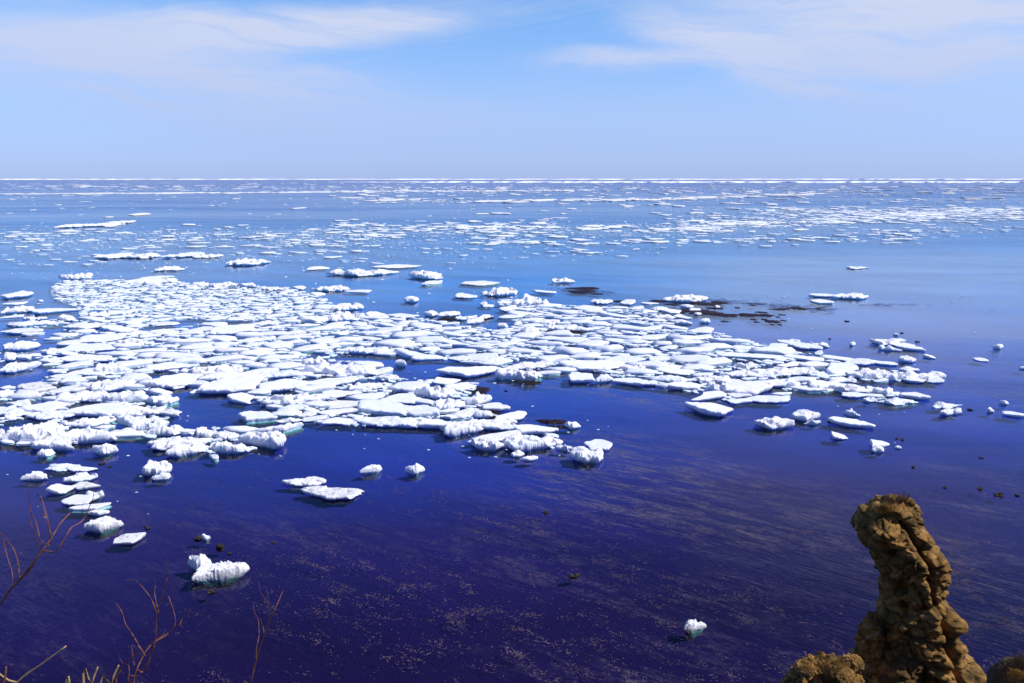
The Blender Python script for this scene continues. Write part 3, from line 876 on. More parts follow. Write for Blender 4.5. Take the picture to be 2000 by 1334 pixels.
for wpx, tries in ((13, 22000), (8, 44000), (5, 36000)):
    for _ in range(tries):
        x = random.uniform(-5, 1850); y = random.uniform(546, 890)
        if not pack_ok(x, y) : continue
        w = wpx * random.choice((0.5, 0.8, 1.0, 1.5)) * (0.6 + 0.5 * (y - 548) / 300); h = max(w * random.uniform(0.22, 0.5) * (0.6 + 0.5 * (y - 548) / 300), 0.8)
        b = (x - w / 2, x + w / 2, y - h / 2, y + h / 2)
        if occupied(*b) > 0.55: continue
        
        occupy(*b); small.append(b + (random.choice('srt'), ''))
# loose crumbs drifting in front of and beside the pack
for (x0, x1, y0, y1, n, w0, w1) in ((0, 1000, 520, 620, 60, 2, 6), (0, 500, 620, 760, 40, 2, 8), (550, 1100, 690, 760, 24, 2, 7), (340, 900, 770, 900, 30, 2, 6),
                                    (900, 1200, 790, 900, 26, 2, 7), (1300, 2000, 560, 700, 24, 2, 5), (1600, 2000, 690, 900, 14, 2, 5), (0, 300, 860, 1010, 16, 2, 7)):
    for _ in range(n):
        x, y = random.uniform(x0, x1), random.uniform(y0, y1); w = random.uniform(w0, w1); h = max(w * 0.35, 1)
        b = (x - w / 2, x + w / 2, y - h / 2, y + h / 2)
        if occupied(*b) < 0.2: small.append(b + (random.choice('rlt'), ''))

ZONES = [(lambda x, y: y < 530, 'in the far drifting belts'),
         (lambda x, y: inside(SHEET, x, y), 'in the dense far-left sheet'),
         (lambda x, y: x < 330 and y < 700, 'left of the dense sheet'),
         (lambda x, y: x < 330, 'just left of the dark inlet'),
         (lambda x, y: x < 640 and y < 700, 'between blue gap and dark lead'),
         (lambda x, y: x < 640, 'around the head of the dark inlet'),
         (lambda x, y: x < 1000 and y < 700, 'behind the cube-like block'),
         (lambda x, y: x < 1000, 'around the largest smooth floe'),
         (lambda x, y: x < 1250, 'around the dark-undercut floe'),
         (lambda x, y: x < 1450, 'between the weed beds and white hump'),
         (lambda x, y: True, 'in the right arm of the pack')]
LOOK = {'s': 'smooth flat', 'r': 'rough-topped', 'l': 'rounded lumpy', 'j': 'jagged crested', 'w': 'wedge-shaped', 't': 'thin plate-like'}
ORD = 'first second third fourth fifth sixth seventh eighth ninth tenth eleventh twelfth thirteenth fourteenth fifteenth'.split()
zone_of = {}
for i, f in enumerate(floes):
    if f[5]: continue
    cx, cy = (f[0] + f[1]) / 2, (f[2] + f[3]) / 2
    for zi, (fn, zn) in enumerate(ZONES):
        if fn(cx, cy): zone_of.setdefault((zi, f[4]), []).append((cx, i)); break
auto_label = {}
for (zi, kd), lst in zone_of.items():
    lst.sort()
    for r_, (cx, i) in enumerate(lst):
        if len(lst) == 1: auto_label[i] = 'only small %s floe %s' % (LOOK[kd], ZONES[zi][1])
        else: auto_label[i] = '%s floe, %s from left %s' % (LOOK[kd], ORD[min(r_, 14)], ZONES[zi][1])

for i, (x0, x1, y0, y1, kd, lab) in enumerate(floes):
    dirty = kd in 'dD'
    k = {'d': 's', 'D': 'w'}.get(kd, kd)
    if lab.startswith('long arched'): k = 'r'
    c, W, D, T, mpp = floe_dims(x0, x1, y0, y1, k)
    wpx = x1 - x0
    n = 34 if wpx > 75 else 24 if wpx > 38 else 16 if wpx > 18 else 10
    if y1 > 840: n = {10: 16, 16: 24, 24: 34, 34: 48}[n]
    if not lab: T *= 0.7; D *= 1.15
    P, Q = floe_geo(W, D, T, k, 101 + i * 3, n)
    mt = M_DIRTY if dirty else (M_SMOOTH if k in 'st' else M_ICE)
    o = big_mesh('ice_floe', P, Q, mt, smooth=(k in 'st'))
    o.location = (c.x, c.y + D / 2 * 0.95, 0)
    tag(o, lab or auto_label[i], 'ice floe', 'ice floes of the drifting pack')


_PR = {}


def proto(kd, n, v):
    if (kd, n, v) not in _PR: _PR[(kd, n, v)] = floe_geo(2.0, 2.0, 0.5, kd, 4000 + v * 31 + ord(kd), n)
    return _PR[(kd, n, v)]


def scatter_floes(name, items, label, mat, n=4, seed=0, far=False):
    VV, QQ, b = [], [], 0
    for i, (x0, x1, y0, y1, kd, _) in enumerate(items):
        c, W, D, T, mpp = floe_dims(x0, x1, y0, y1, kd)
        if far: T = min(T, 0.07 * W, 1.2); T = max(T, 0.25 * mpp)
        P, Q = proto(kd, 6 if (x1 - x0) > 12 else n, random.randrange(14))
        P = P * np.array([W / 2 * random.choice((-1, 1)), D / 2, T / 0.5]); P = P + np.array([c.x, c.y + D / 2, random.uniform(-0.04, 0.12) if not far else 0.0]); Q = Q + b; b += len(P)
        VV.append(P); QQ.append(Q)
    o = big_mesh(name, np.concatenate(VV), np.concatenate(QQ), mat)
    return tag(o, label, 'drift ice', kind='stuff')


left = [s for s in small if s[0] < 650]; right = [s for s in small if s[0] >= 650]
scatter_floes('brash_ice', left, 'small broken ice filling the gaps of the left pack', M_ICE, seed=5000)
scatter_floes('brash_ice', right, 'small broken ice filling the gaps of the middle and right pack', M_ICE, seed=90000)

# far belts: x range, centre line y at both ends, half thickness, count, widths
def belt(x0, x1, ya, yb, half, n, w0, w1, hf=(0.05, 0.14), kinds='srtj'):
    out = []
    for _ in range(int(n * 1.7)):
        u = random.random(); x = x0 + (x1 - x0) * u
        y = ya + (yb - ya) * u + random.gauss(0, 0.5) * half
        if y < 352.2: y = 352.2 + random.random()
        w = w0 + (w1 - w0) * random.random() ** 4
        h = max(w * random.uniform(*hf), 0.55)
        h = min(h, (y - 350) * 0.2 + 0.6)
        out.append((x - w / 2, x + w / 2, y - h / 2, y + h / 2, random.choice(kinds), ''))
    return out


fb = []
fb += belt(0, 740, 466, 462, 24, 260, 3, 40)
fb += belt(0, 520, 490, 505, 22, 90, 3, 32)
fb += belt(0, 560, 520, 515, 26, 80, 2, 9)
fb += belt(520, 1100, 478, 440, 28, 230, 3, 40)
fb += belt(640, 1400, 440, 446, 12, 240, 3, 44)
fb += belt(950, 1340, 468, 470, 14, 80, 3, 44)
fb += belt(1300, 2000, 432, 418, 22, 480, 3, 36)
fb += belt(1330, 2000, 446, 410, 9, 300, 3, 38)
fb += belt(1500, 2010, 412, 416, 10, 420, 2, 30)
fb += belt(1330, 1800, 470, 462, 12, 160, 3, 34)
fb += belt(1700, 2000, 455, 448, 10, 70, 3, 30)
fb += belt(560, 1300, 500, 482, 22, 80, 3, 34)
for args in ((0, 740, 466, 462, 20, 500), (520, 1400, 470, 444, 20, 500), (1300, 2000, 436, 414, 24, 900), (1400, 2000, 442, 408, 6, 500), (700, 1500, 446, 438, 6, 350), (560, 1300, 500, 482, 20, 120)):
    fb += belt(*args, 1.5, 7, (0.1, 0.25), 'st')
near_belts = fb
fc = []
fc += belt(0, 640, 379, 375, 1.2, 260, 8, 40, (0.03, 0.06))
fc += belt(560, 1160, 374.5, 371.5, 1.5, 170, 6, 36, (0.04, 0.07))
fc += belt(900, 1350, 393, 388, 2.2, 90, 8, 60, (0.05, 0.1))
fc += belt(1290, 1620, 388, 377, 2.2, 70, 8, 50, (0.05, 0.1))
fc += belt(630, 900, 385, 395, 6, 40, 6, 50, (0.06, 0.1))
fc += belt(0, 2000, 388, 392, 16, 70, 4, 26, (0.1, 0.2))
fc += belt(0, 2000, 365, 368, 9, 560, 2, 20, (0.06, 0.14))
fc += belt(700, 2000, 372, 374, 12, 300, 4, 30, (0.06, 0.14))
fc += belt(1100, 2000, 392, 388, 12, 90, 4, 34, (0.06, 0.14))
fc += belt(0, 900, 408, 404, 22, 18, 4, 28, (0.1, 0.22))
fc += belt(900, 1600, 410, 408, 12, 22, 4, 34, (0.1, 0.2))
scatter_floes('drift_ice_belt', near_belts, 'scattered white floes of the far belts across the bay', M_ICE, seed=3000, far=True)
scatter_floes('drift_ice_belt', fc, 'fine lines of drift ice just under the horizon', M_ICE, seed=12000, far=True)


def ice_line(xa, xb, y_far, y_near, seed, label, wob=0.7):
    """a long band of closed pack ice far out: its rim wanders, its surface is uneven"""
    n = 260; V = []; Q = []
    for i in range(n + 1):
        x = xa + (xb - xa) * i / n
        nz = fbm(np.array([[i * 0.13, seed, 0.3]]), seed, 4, 0.6)[0]; n2 = fbm(np.array([[i * 0.11, seed + 7.0, 0.3]]), seed + 3, 4, 0.6)[0]
        taper = min(1.0, i / 40.0 + 0.15) if xa > 0 else 1.0
        hh = (y_near - y_far) / 2 * taper; mid = (y_near + y_far) / 2
        a = on_z(x, mid + hh * (1 + wob * nz)); b = on_z(x, mid - hh * (1 + wob * n2))
        top = 0.6 + 0.4 * abs(nz)
        V += [(a.x, a.y, -0.3), (a.x, a.y + 1, top), (b.x, b.y - 1, top), (b.x, b.y, -0.3)]
    for i in range(n):
        for k in range(3): Q.append((i * 4 + k, i * 4 + 4 + k, i * 4 + 5 + k, i * 4 + 1 + k))
    return tag(big_mesh('pack_ice_band', V, Q, M_SMOOTH), label, 'pack ice', kind='stuff')


ice_line(-300, 2300, 349.2, 351.0, 3, 'pale pack ice closing the horizon all the way across', 0.25)
ice_line(640, 2300, 354.0, 357.0, 5, 'bright second line of pack ice below the horizon on the right')

# ------------------------------------------------------------------ rocks awash
def rock(x, y, wpx, hpx, label, mat=None, seed=0, name='rock'):
    c = on_z(x, y + hpx / 2)
    mpp = (c.y * cp + CAMH * sp) / F; W = wpx * mpp; H = hpx * mpp
    U, V, Q, ring = GRIDS[10]; rs = np.random.RandomState(seed)
    P, Q2 = floe_geo(W * 1.1, W * 0.9, H * 0.62, 'j' if seed % 2 else 'r', seed, 16)
    n = fbm(P * 3.0 / max(W, 0.3), seed, 3)
    P[:, 2] = P[:, 2] * (1 + 0.3 * n)
    o = big_mesh(name, P, Q2, mat or M_ROCK, smooth=False); o.location = (c.x, c.y + W * 0.35, 0)
    return tag(o, label, 'rock', 'small dark rocks awash in the bay')


ROCKS = [(428, 1067, 15, 11, 'rounded mossy dark rock right of the small lump above the near ice pair'),
         (411, 1155, 15, 10, 'dark wet rock just in front of the near ice pair'),
         (285, 1030, 10, 7, 'small rock in open water right of the floe chain'),
         (386, 1050, 13, 10, 'black rock touching the small white lump'),
         (447, 1081, 9, 5, 'little low rock right of the mossy rock'),
         (534, 1059, 6, 5, 'tiny rock alone between the near pair and the arched floe'),
         (1066, 1000, 8, 6, 'tiny rock alone below the near pack tip'),
         (1123, 1123, 18, 11, 'largest lone dark rock in the central near water'),
         (1345, 1235, 10, 8, 'brown stone tucked under the lone small white lump'),
         (197, 905, 11, 6, 'small dark rock right of the head of the floe chain'),
         (213, 911, 6, 4, 'speck of rock beside another near the floe chain'),
         (106, 894, 7, 4, 'low dark rock between the oval slab and the floe chain'),
         (1784, 911, 6, 5, 'tiny rock alone above the rock stack'),
         (1753, 856, 7, 4, 'left one of two small rocks above the small floe pair'),
         (1763, 858, 7, 4, 'right one of two small rocks above the small floe pair'),
         (1846, 951, 6, 5, 'tiny rock right above the top of the rock stack'),
         (1917, 954, 12, 6, 'flat weedy rock near the right edge'),
         (1955, 966, 17, 8, 'largest weedy rock near the right edge'),
         (1990, 967, 9, 5, 'small rock rightmost near the right edge'),
         (1918, 894, 9, 3, 'thin low rock in the blue water at the right'),
         (1624, 823, 10, 4, 'flat dark rock between the frilled floe and the wedge slab'),
         (1895, 799, 9, 5, 'dark rock at the right end of the far right floe pair'),
         (1621, 661, 5, 3, 'tiny black rock behind the right pack arm'),
         (1763, 650, 8, 3, 'thin dark rock right of the tiny white speck'),
         (1792, 667, 9, 3, 'thin dark rock beside the right-hand cluster'),
         (1656, 627, 9, 3, 'thin dark rock in the lilac water at the right'),
         (988, 763, 6, 3, 'tiny black rock in front of the longest floe')]
for i, (x, y, w, h, lab) in enumerate(ROCKS): rock(x, y, w, h, lab, seed=700 + i)


def kelp_patch(x, y, wpx, hpx, label, seed, mat=None, height=0.10):
    c = on_z(x, y); a = on_z(x, y - hpx / 2); b = on_z(x, y + hpx / 2)
    mpp = (c.y * cp + CAMH * sp) / F; W = wpx * mpp; D = a.y - b.y
    U, V, Q, ring = GRIDS[16]
    th = np.arctan2(V, U); rad = np.hypot(U, V)
    e = fbm(np.stack([np.cos(th) * 1.8, np.sin(th) * 1.8, np.full(th.shape, seed * .7)], 1), seed, 5, 0.7)
    r = rad * (0.92 + 1.15 * e)
    X = r * np.cos(th) * W / 2; Y = r * np.sin(th) * D / 2
    Z = height * (1 - rad ** 3) * (0.7 + 0.9 * fbm(np.stack([X * 1.7, Y * 1.2, np.full(X.shape, seed)], 1), seed, 4, 0.6)) - 0.01
    Z[rad > 0.97] = -0.05
    o = big_mesh('seaweed_patch', np.stack([X, Y, Z], 1), Q, mat or M_KELP); o.location = (c.x, c.y, 0)
    return tag(o, label, 'seaweed', 'dark seaweed beds showing at the surface')


KELPS = [(1287, 588, 42, 5, 'long dark weed strip at the left end of the weed beds'), (1312, 595, 30, 5, 'dark weed behind the flat-topped floe'),
         (1330, 607, 46, 10, 'dark weed between the floes in the left of the weed beds'), (1372, 610, 66, 13, 'largest black weed mat under the floes'),
         (1380, 594, 56, 8, 'dark weed in front of the long white floe'), (1404, 591, 34, 6, 'ragged weed right of the long white floe'), (1396, 602, 40, 4, 'thin weed strip above the largest mat'),
         (1395, 613, 34, 8, 'right lobe of the largest black weed mat'), (1421, 616, 44, 6, 'crescent of weed right of the largest mat'), (1408, 612, 14, 4, 'knob of weed at the left of the weed crescent'),
         (1466, 616, 50, 7, 'central blot of weed in the lilac water'), (1455, 613, 22, 3, 'wisp of weed left of the central blot'), (1494, 616, 34, 7, 'blot of weed right of the central one'),
         (1487, 610, 28, 4, 'lens of weed above the two central blots'), (1523, 604, 40, 4, 'long flat weed strip right of centre'), (1561, 603, 32, 6, 'compact black weed mat at the right'),
         (1416, 628, 18, 3, 'small weed lens below the crescent'), (1472, 624, 15, 4, 'small round weed clump below the central blot'), (1493, 624, 14, 4, 'second round weed clump below the blots'),
         (1508, 628, 34, 6, 'pale brown weed patch below the blots'), (1477, 629, 12, 4, 'tiny weed clump below the round one'), (1522, 634, 9, 3, 'tiny weed dot lowest of the bed'),
         (1508, 634, 12, 2, 'thin weed wisp lowest of the bed'), (1530, 626, 12, 3, 'small weed dash at the lower right of the bed'), (1519, 619, 9, 3, 'weed dot right of the two blots'),
         (1527, 615, 16, 2, 'fine weed dash above the weed dot'), (1597, 603, 12, 3, 'small weed dash right of the compact mat'), (1470, 596, 14, 3, 'small weed patch on the far side of the bed'), (1440, 601, 12, 3, 'weed dash between the strip and the far side'),
         (1146, 563, 46, 6, 'dense dark core of the floating weed raft in the far centre'), (1130, 570, 50, 6, 'lower trailing part of the floating weed raft'), (1118, 563, 30, 3, 'left tail of the floating weed raft'), (1165, 574, 30, 3, 'right tail of the floating weed raft'),
         (1040, 748, 40, 9, 'brown weedy rock in front of the longest floe'), (1012, 744, 16, 4, 'small weed clump left of the brown weedy rock'), (936, 762, 44, 14, 'brown weed behind the rough heap'),
         (964, 797, 50, 20, 'brown weed around the two-layered slab'), (968, 810, 26, 20, 'brown weed by the smooth pointed floe'), (1078, 824, 58, 10, 'dark weed trailing behind the large smooth slab'), (1100, 834, 34, 6, 'dark weed left of the hooked block'),
         (880, 623, 60, 8, 'dark weed under the stranded row of floes'), (945, 622, 34, 5, 'dark weed at the right end of the stranded row'), (1216, 589, 40, 4, 'dark weed by the domed floe'),
         (1100, 648, 90, 5, 'dark weed under the undercut floe of the middle pack')]
for i, (x, y, w, h, lab) in enumerate(KELPS): kelp_patch(x, y, w, h, lab, 300 + i, height=0.22 if w > 30 else 0.12)


def strips(name, pts, label, mat, z=-0.12):
    """a mass of small flat fronds; pts: (x, y, length, width, angle) in metres"""
    V = []; Q = []; b = 0
    for (x, y, L, w, a) in pts:
        c, s = math.cos(a), math.sin(a); zz = z + random.uniform(0, 0.006)
        bend = random.uniform(-0.35, 0.35) * L
        q = [(-L / 2, 0), (-L / 6, w * 0.6 + bend * .3), (L / 5, w * 0.5 + bend * .4), (L / 2, bend * .1), (L / 6, -w * 0.6 + bend * .3), (-L / 5, -w * 0.5 + bend * .2)]
        for px, py in q: V.append((x + px * c - py * s, y + px * s + py * c, zz))
        Q += [(b, b + 1, b + 4, b + 5), (b + 1, b + 2, b + 3, b + 4)]; b += 6
    return tag(big_mesh(name, V, Q, mat), label, 'seaweed', kind='stuff')


def weed_field():
    n = 330000
    px = RNG.uniform(-20, 2020, n); py = 850 + 490 * RNG.rand(n) ** 0.85
    rx, ry = (px - 1000) / F, (667 - py) / F; dz = -sp + cp * ry; kk = -CAMH / dz
    W = np.stack([rx * kk, (cp + sp * ry) * kk], 1)
    ca, sa = math.cos(R(-24)), math.sin(R(-24))
    u = W[:, 0] * ca - W[:, 1] * sa * -1; u = W[:, 0] * math.cos(R(33)) - W[:, 1] * math.sin(R(33)); v = W[:, 0] * math.sin(R(33)) + W[:, 1] * math.cos(R(33))
    big = fbm(np.stack([u * 0.05, v * 0.11, np.zeros(n)], 1), 61, 3); med = fbm(np.stack([u * 0.38 + 0.5 * big, v * 1.0, np.zeros(n)], 1), 71, 4, 0.65)
    d = np.clip((big + 0.34) * 1.7, 0, 1) * (0.03 + 1.5 * np.clip((med - 0.02) * 2.0, 0, 1) ** 1.3)
    lft = np.clip((px - 250) / 500, 0.12, 1)
    keep = RNG.rand(n) < d * lft * np.interp(py, [850, 930, 1150, 1334], [0.5, 0.9, 0.75, 0.5])
    pts = []
    for (x, y) in W[keep]:
        pts.append((x, y, 0.06 + 0.22 * random.random() ** 2, random.uniform(0.014, 0.04), R(-33) + random.gauss(0, 0.8)))
    return pts


pts = weed_field()
strips('seaweed_fronds', pts, 'pale seaweed fronds drifting just under the near water surface', M_FROND, 0.008)
pp = []
for _ in range(300):                           # reddish wisps around the far weed beds
    u = random.random(); x = 1365 + 260 * u + random.gauss(0, 10); y = 584 + 22 * u + random.gauss(0, 3.2)
    c = on_z(x, y); pp.append((c.x, c.y, random.uniform(0.5, 2.4), random.uniform(0.08, 0.3), R(-20) + random.gauss(0, 0.2)))
for _ in range(60):
    c = on_z(random.gauss(1735, 30), random.gauss(596, 1.8)); pp.append((c.x, c.y, random.uniform(0.5, 2.2), random.uniform(0.05, 0.2), R(-10) + random.gauss(0, 0.2)))
for _ in range(260):
    u = random.gauss(0, 1); c = on_z(1140 + 30 * u, 568 + 2.2 * u + random.gauss(0, 3)); pp.append((c.x, c.y, random.uniform(0.5, 2.2), random.uniform(0.05, 0.25), R(-8) + random.gauss(0, 0.2)))
strips('seaweed_wisps', pp, 'reddish seaweed wisps trailing around the dark weed beds', M_KELPRED, 0.02)


# ------------------------------------------------------------------ sea stack
def stack_mesh():
    S0 = 31.0
    prof = [(967, 1734, 1750), (971, 1732, 1772), (978, 1722, 1782), (986, 1708, 1785), (995, 1699, 1787), (1005, 1688, 1789), (1018, 1679, 1795), (1032, 1676, 1801),
            (1043, 1677, 1806), (1045, 1694, 1808), (1060, 1696, 1821), (1073, 1698, 1828), (1077, 1710, 1830), (1100, 1714, 1833), (1120, 1724, 1834), (1145, 1727, 1829),
            (1160, 1729, 1832), (1175, 1731, 1848), (1190, 1730, 1852), (1205, 1725, 1848), (1222, 1720, 1853), (1240, 1716, 1859), (1258, 1710, 1864), (1272, 1698, 1882),
            (1290, 1688, 1899), (1310, 1680, 1904), (1334, 1668, 1908), (1380, 1655, 1925), (1440, 1630, 1945), (1520, 1600, 1980), (1600, 1580, 2000)]
    ys = np.array([p[0] for p in prof], float); l = np.array([p[1] for p in prof], float); r = np.array([p[2] for p in prof], float)
    NR, NS = 330, 230
    yy = np.concatenate([np.linspace(967, 1340, 270), np.linspace(1342, 1600, NR - 270)])
    L = np.interp(yy, ys, l); RR = np.interp(yy, ys, r)
    zz = np.array([at(1780, v, S0).z for v in yy])
    xl = np.array([at(a, v, S0).x for a, v in zip(L, yy)]); xr = np.array([at(a, v, S0).x for a, v in zip(RR, yy)])
    th = np.linspace(0, 2 * np.pi, NS, endpoint=False)
    cx = (xl + xr) / 2; rx = (xr - xl) / 2
    ry = np.minimum(rx * 0.95, 0.4 + rx * 0.75) + 0.15
    ry[:14] *= np.linspace(0.35, 1, 14)
    TH, I = np.meshgrid(th, np.arange(NR))
    c, s = np.cos(TH), np.sin(TH)
    e = 0.8
    X = cx[I] + rx[I] * np.sign(c) * np.abs(c) ** e; Y = S0 + ry[I] * np.sign(s) * np.abs(s) ** e + 0.12 * (zz[0] - zz[I]) * 0; Z = zz[I]
    P = np.stack([X.ravel(), Y.ravel(), Z.ravel()], 1)
    nx, ny = c.ravel() / rx[I].ravel(), s.ravel() / ry[I].ravel(); ln = np.hypot(nx, ny); nx /= ln; ny /= ln
    # strata, knobbly fractures and pits
    big = fbm(P * np.array([0.8, 0.8, 0.5]), 11, 4, 0.55)
    rid = fbm(P * np.array([1.1, 1.1, 0.55]), 21, 5, 0.6, True)
    cell = fbm(P * 3.2, 31, 5, 0.62, True); strat = perlin(np.stack([P[:, 0] * 0.25, P[:, 1] * 0.25, P[:, 2] * 4.0 + 0.8 * P[:, 0]], 1), 41)
    fine = fbm(P * 7.0, 51, 4, 0.6)
    crs = np.random.RandomState(3); CN = 560
    cz = crs.uniform(zz[-1], zz[0] + 0.3, CN) ** 1.0; cz[:430] = crs.uniform(zz[0] - 9, zz[0] + 0.3, 430)
    ck = np.interp(cz, zz[::-1], np.arange(NR)[::-1]).astype(int); ca = crs.uniform(0, 6.283, CN)
    CP = np.stack([cx[ck] + rx[ck] * np.cos(ca), S0 + ry[ck] * np.sin(ca), cz], 1)
    A = np.array([1.0, 1.0, 1.25]); PW = P + 0.22 * np.stack([fbm(P * 0.9, 91, 3), fbm(P * 0.9, 95, 3), fbm(P * 0.9, 97, 3)], 1)
    dd = ((PW[:, None, :] - CP[None]) * A); dd = (dd * dd).sum(2); o2 = np.argpartition(dd, 1, 1)[:, :2]
    v2 = np.sqrt(np.take_along_axis(dd, o2, 1)); sw = v2[:, 0] > v2[:, 1]; near_ = np.where(sw, o2[:, 1], o2[:, 0]); gap = np.abs(v2[:, 1] - v2[:, 0])
    off = crs.uniform(-1, 1, CN); tl = crs.uniform(-1, 1, (CN, 2))
    facet = 0.17 * off[near_] + 0.28 * (tl[near_, 0] * (P[:, 2] - CP[near_, 2]) + 0.6 * tl[near_, 1] * (P[:, 0] - CP[near_, 0])) - 0.12 * np.exp(-(gap / 0.05) ** 2)
    del dd
    d = -0.07 + np.clip(facet, -0.35, 0.3) + 0.12 * big + 0.10 * (rid - 0.2) + 0.07 * (cell - 0.2) + 0.075 * np.where(strat > 0, 1, -0.6) * np.abs(strat) ** 0.5 + 0.045 * fine
    front = np.clip(-ny * 1.6, 0, 1)
    m = S0 * 1.13 / F
    pxs = (P[:, 0] / (P[:, 1] * 1.0)) ; 
    # position on the photograph's face of the stack, to set its own cracks, hollows and bosses
    fx = np.interp(P[:, 2], zz[::-1], yy[::-1])
    fy = fx
    u = 1000 + P[:, 0] * F / (S0 * cp + (CAMH - P[:, 2]) * sp)
    def seg(pl, rad, amt):
        nonlocal d
        best = np.full(len(u), 1e9)
        for (ax, ay), (bx, by) in zip(pl[:-1], pl[1:]):
            vx, vy = bx - ax, by - ay; t_ = np.clip(((u - ax) * vx + (fy - ay) * vy) / (vx * vx + vy * vy), 0, 1)
            best = np.minimum(best, np.hypot(u - ax - t_ * vx, fy - ay - t_ * vy))
        d = d + amt * np.exp(-(best / rad) ** 2) * front
    wob = 4 * big
    u = u + wob; fy = fy + 3 * rid
    seg([(1738, 1003), (1752, 1015), (1757, 1035), (1770, 1055), (1783, 1078), (1784, 1110), (1792, 1140), (1800, 1158)], 4.0, -0.42)
    seg([(1812, 1165), (1812, 1200), (1818, 1235), (1829, 1270), (1830, 1300)], 5.0, -0.55)
    seg([(1690, 1020), (1715, 1028), (1735, 1018)], 2.6, -0.16); seg([(1702, 1005), (1704, 1040)], 2.2, -0.16)
    seg([(1770, 1012), (1782, 1000)], 3.0, -0.18); seg([(1755, 1110), (1768, 1128), (1776, 1160)], 3.0, -0.2)
    for (ax, ay, rr_, am) in ((1706, 1062, 13, -0.55), (1720, 1062, 12, -0.5), (1742, 1130, 14, -0.45), (1738, 1165, 14, -0.4), (1718, 1100, 10, -0.25), (1770, 1292, 26, -0.8), (1745, 1240, 16, -0.25),
                              (1748, 1052, 12, 0.30), (1705, 1020, 16, 0.30), (1725, 1030, 12, 0.15), (1775, 1030, 14, 0.2), (1768, 1080, 14, 0.30), (1776, 1120, 11, 0.35), (1815, 1100, 18, 0.28), (1822, 1130, 12, 0.2),
                              (1782, 1150, 11, 0.35), (1795, 1200, 16, 0.15), (1836, 1195, 15, 0.42), (1840, 1235, 16, 0.42), (1865, 1290, 26, 0.4), (1808, 1250, 9, 0.35), (1790, 1180, 14, 0.32), (1745, 1325, 18, 0.3), (1700, 1260, 14, 0.2)):
        d = d + am * np.exp(-((u - ax) ** 2 + (fy - ay) ** 2) / rr_ ** 2) * front
    scale = np.clip((zz[0] - P[:, 2]) / 0.5, 0.25, 1)
    d = d * scale
    P[:, 0] += nx * d; P[:, 1] += ny * d; P[:, 2] += 0.10 * fbm(P * 1.7, 77, 3) * scale
    idx = np.arange(NR * NS).reshape(NR, NS)
    Q = np.stack([idx[:-1].ravel(), np.roll(idx, -1, 1)[:-1].ravel(), np.roll(idx, -1, 1)[1:].ravel(), idx[1:].ravel()], 1)
    Q = Q[:, ::-1]
    cen = len(P); P = np.vstack([P, [[cx[0], S0, zz[0] + 0.05]]])
    cap = [(idx[0, i], idx[0, (i + 1) % NS], cen, cen) for i in range(NS)]
    return P, Q, cx, zz


def add_cap(o):
    pass


SP, SQ, scx, szz = stack_mesh()
stack = empty('sea_stack', (scx[-1], 31.0, 0)); tag(stack, 'leaning brown sandstone pillar with a beaked top and tufts of dry grass', 'rock stack')
body = big_mesh('rock_pillar', SP - np.array([scx[-1], 31.0, 0]), SQ, M_STACK, parent=stack)


def lump(name, centre, radii, mat, seed, amp=0.3, sub=5, parent=None, smooth=False, freq=1.6):
    import bmesh
    bm = bmesh.new(); bmesh.ops.create_icosphere(bm, subdivisions=sub, radius=1)
    P = np.array([v.co[:] for v in bm.verts])
    Pw = P * np.array(radii)
    d = amp * (0.5 * fbm(Pw * freq * .6, seed, 4, 0.6) + 0.5 * (fbm(Pw * freq, seed + 3, 5, 0.6, True) - 0.2)) + amp * 0.25 * fbm(Pw * freq * 5, seed + 8, 3)
    Pw = Pw + P * d[:, None]
    for v, p in zip(bm.verts, Pw): v.co = p
    me = bpy.data.meshes.new(name); bm.to_mesh(me); bm.free(); me.materials.append(mat)
    if smooth: me.polygons.foreach_set('use_smooth', [True] * len(me.polygons))
    o = bpy.data.objects.new(name, me); C.objects.link(o); o.location = centre
    if parent: o.parent = parent; o.location = Vector(centre) - parent.location
    return o


# boulder cap stones on top of the stack
for (x, y, w, h, sd) in ((1742, 973, 9, 6, 1), (1776, 979, 9, 6, 2), (1716, 988, 9, 5, 3)):
    c = at(x, y, 31.0 - 0.25); m = 34.0 / F
    lump('cap_stone', c, (w * m, 0.3, h * m), M_STACK, 800 + sd, 0.10, 4, stack, freq=3)
c = at(1701, 1252, 30.9); lump('side_boulder', c, (0.40, 0.6, 1.10), M_STACK, 811, 0.55, 6, stack, freq=1.8)


def grass(name, base_pts, hmin, hmax, mat, label=None, parent=None, lean=(0, 0), wid=0.006, curl=0.5, segs=3):
    V = []; Q = []; b = 0
    for (x, y, z) in base_pts:
        L = random.uniform(hmin, hmax); a = random.uniform(0, 6.283); lx = lean[0] + random.gauss(0, curl) ; ly = lean[1] + random.gauss(0, curl)
        px, py, pz = x, y, z; w = wid * random.uniform(0.6, 1.3); ca, sa = math.cos(a) * w, math.sin(a) * w
        for k in range(segs + 1):
            t_ = k / segs; ww = 1 - 0.9 * t_
            V += [(px - ca * ww, py - sa * ww, pz), (px + ca * ww, py + sa * ww, pz)]
            dx, dy, dz = lx * (0.3 + t_), ly * (0.3 + t_), 1.0 - 0.35 * t_
            n = math.sqrt(dx * dx + dy * dy + dz * dz); st = L / segs
            px += dx / n * st; py += dy / n * st; pz += dz / n * st
        for k in range(segs): q = b + 2 * k; Q.append((q, q + 1, q + 3, q + 2))
        b += 2 * (segs + 1)
    o = big_mesh(name, V, Q, mat)
    if parent: 
        o.parent = parent; o.matrix_parent_inverse.identity(); o.location = -Vector(parent.location)
    if label: o['label'] = label
    o['kind'] = 'stuff'
    return o


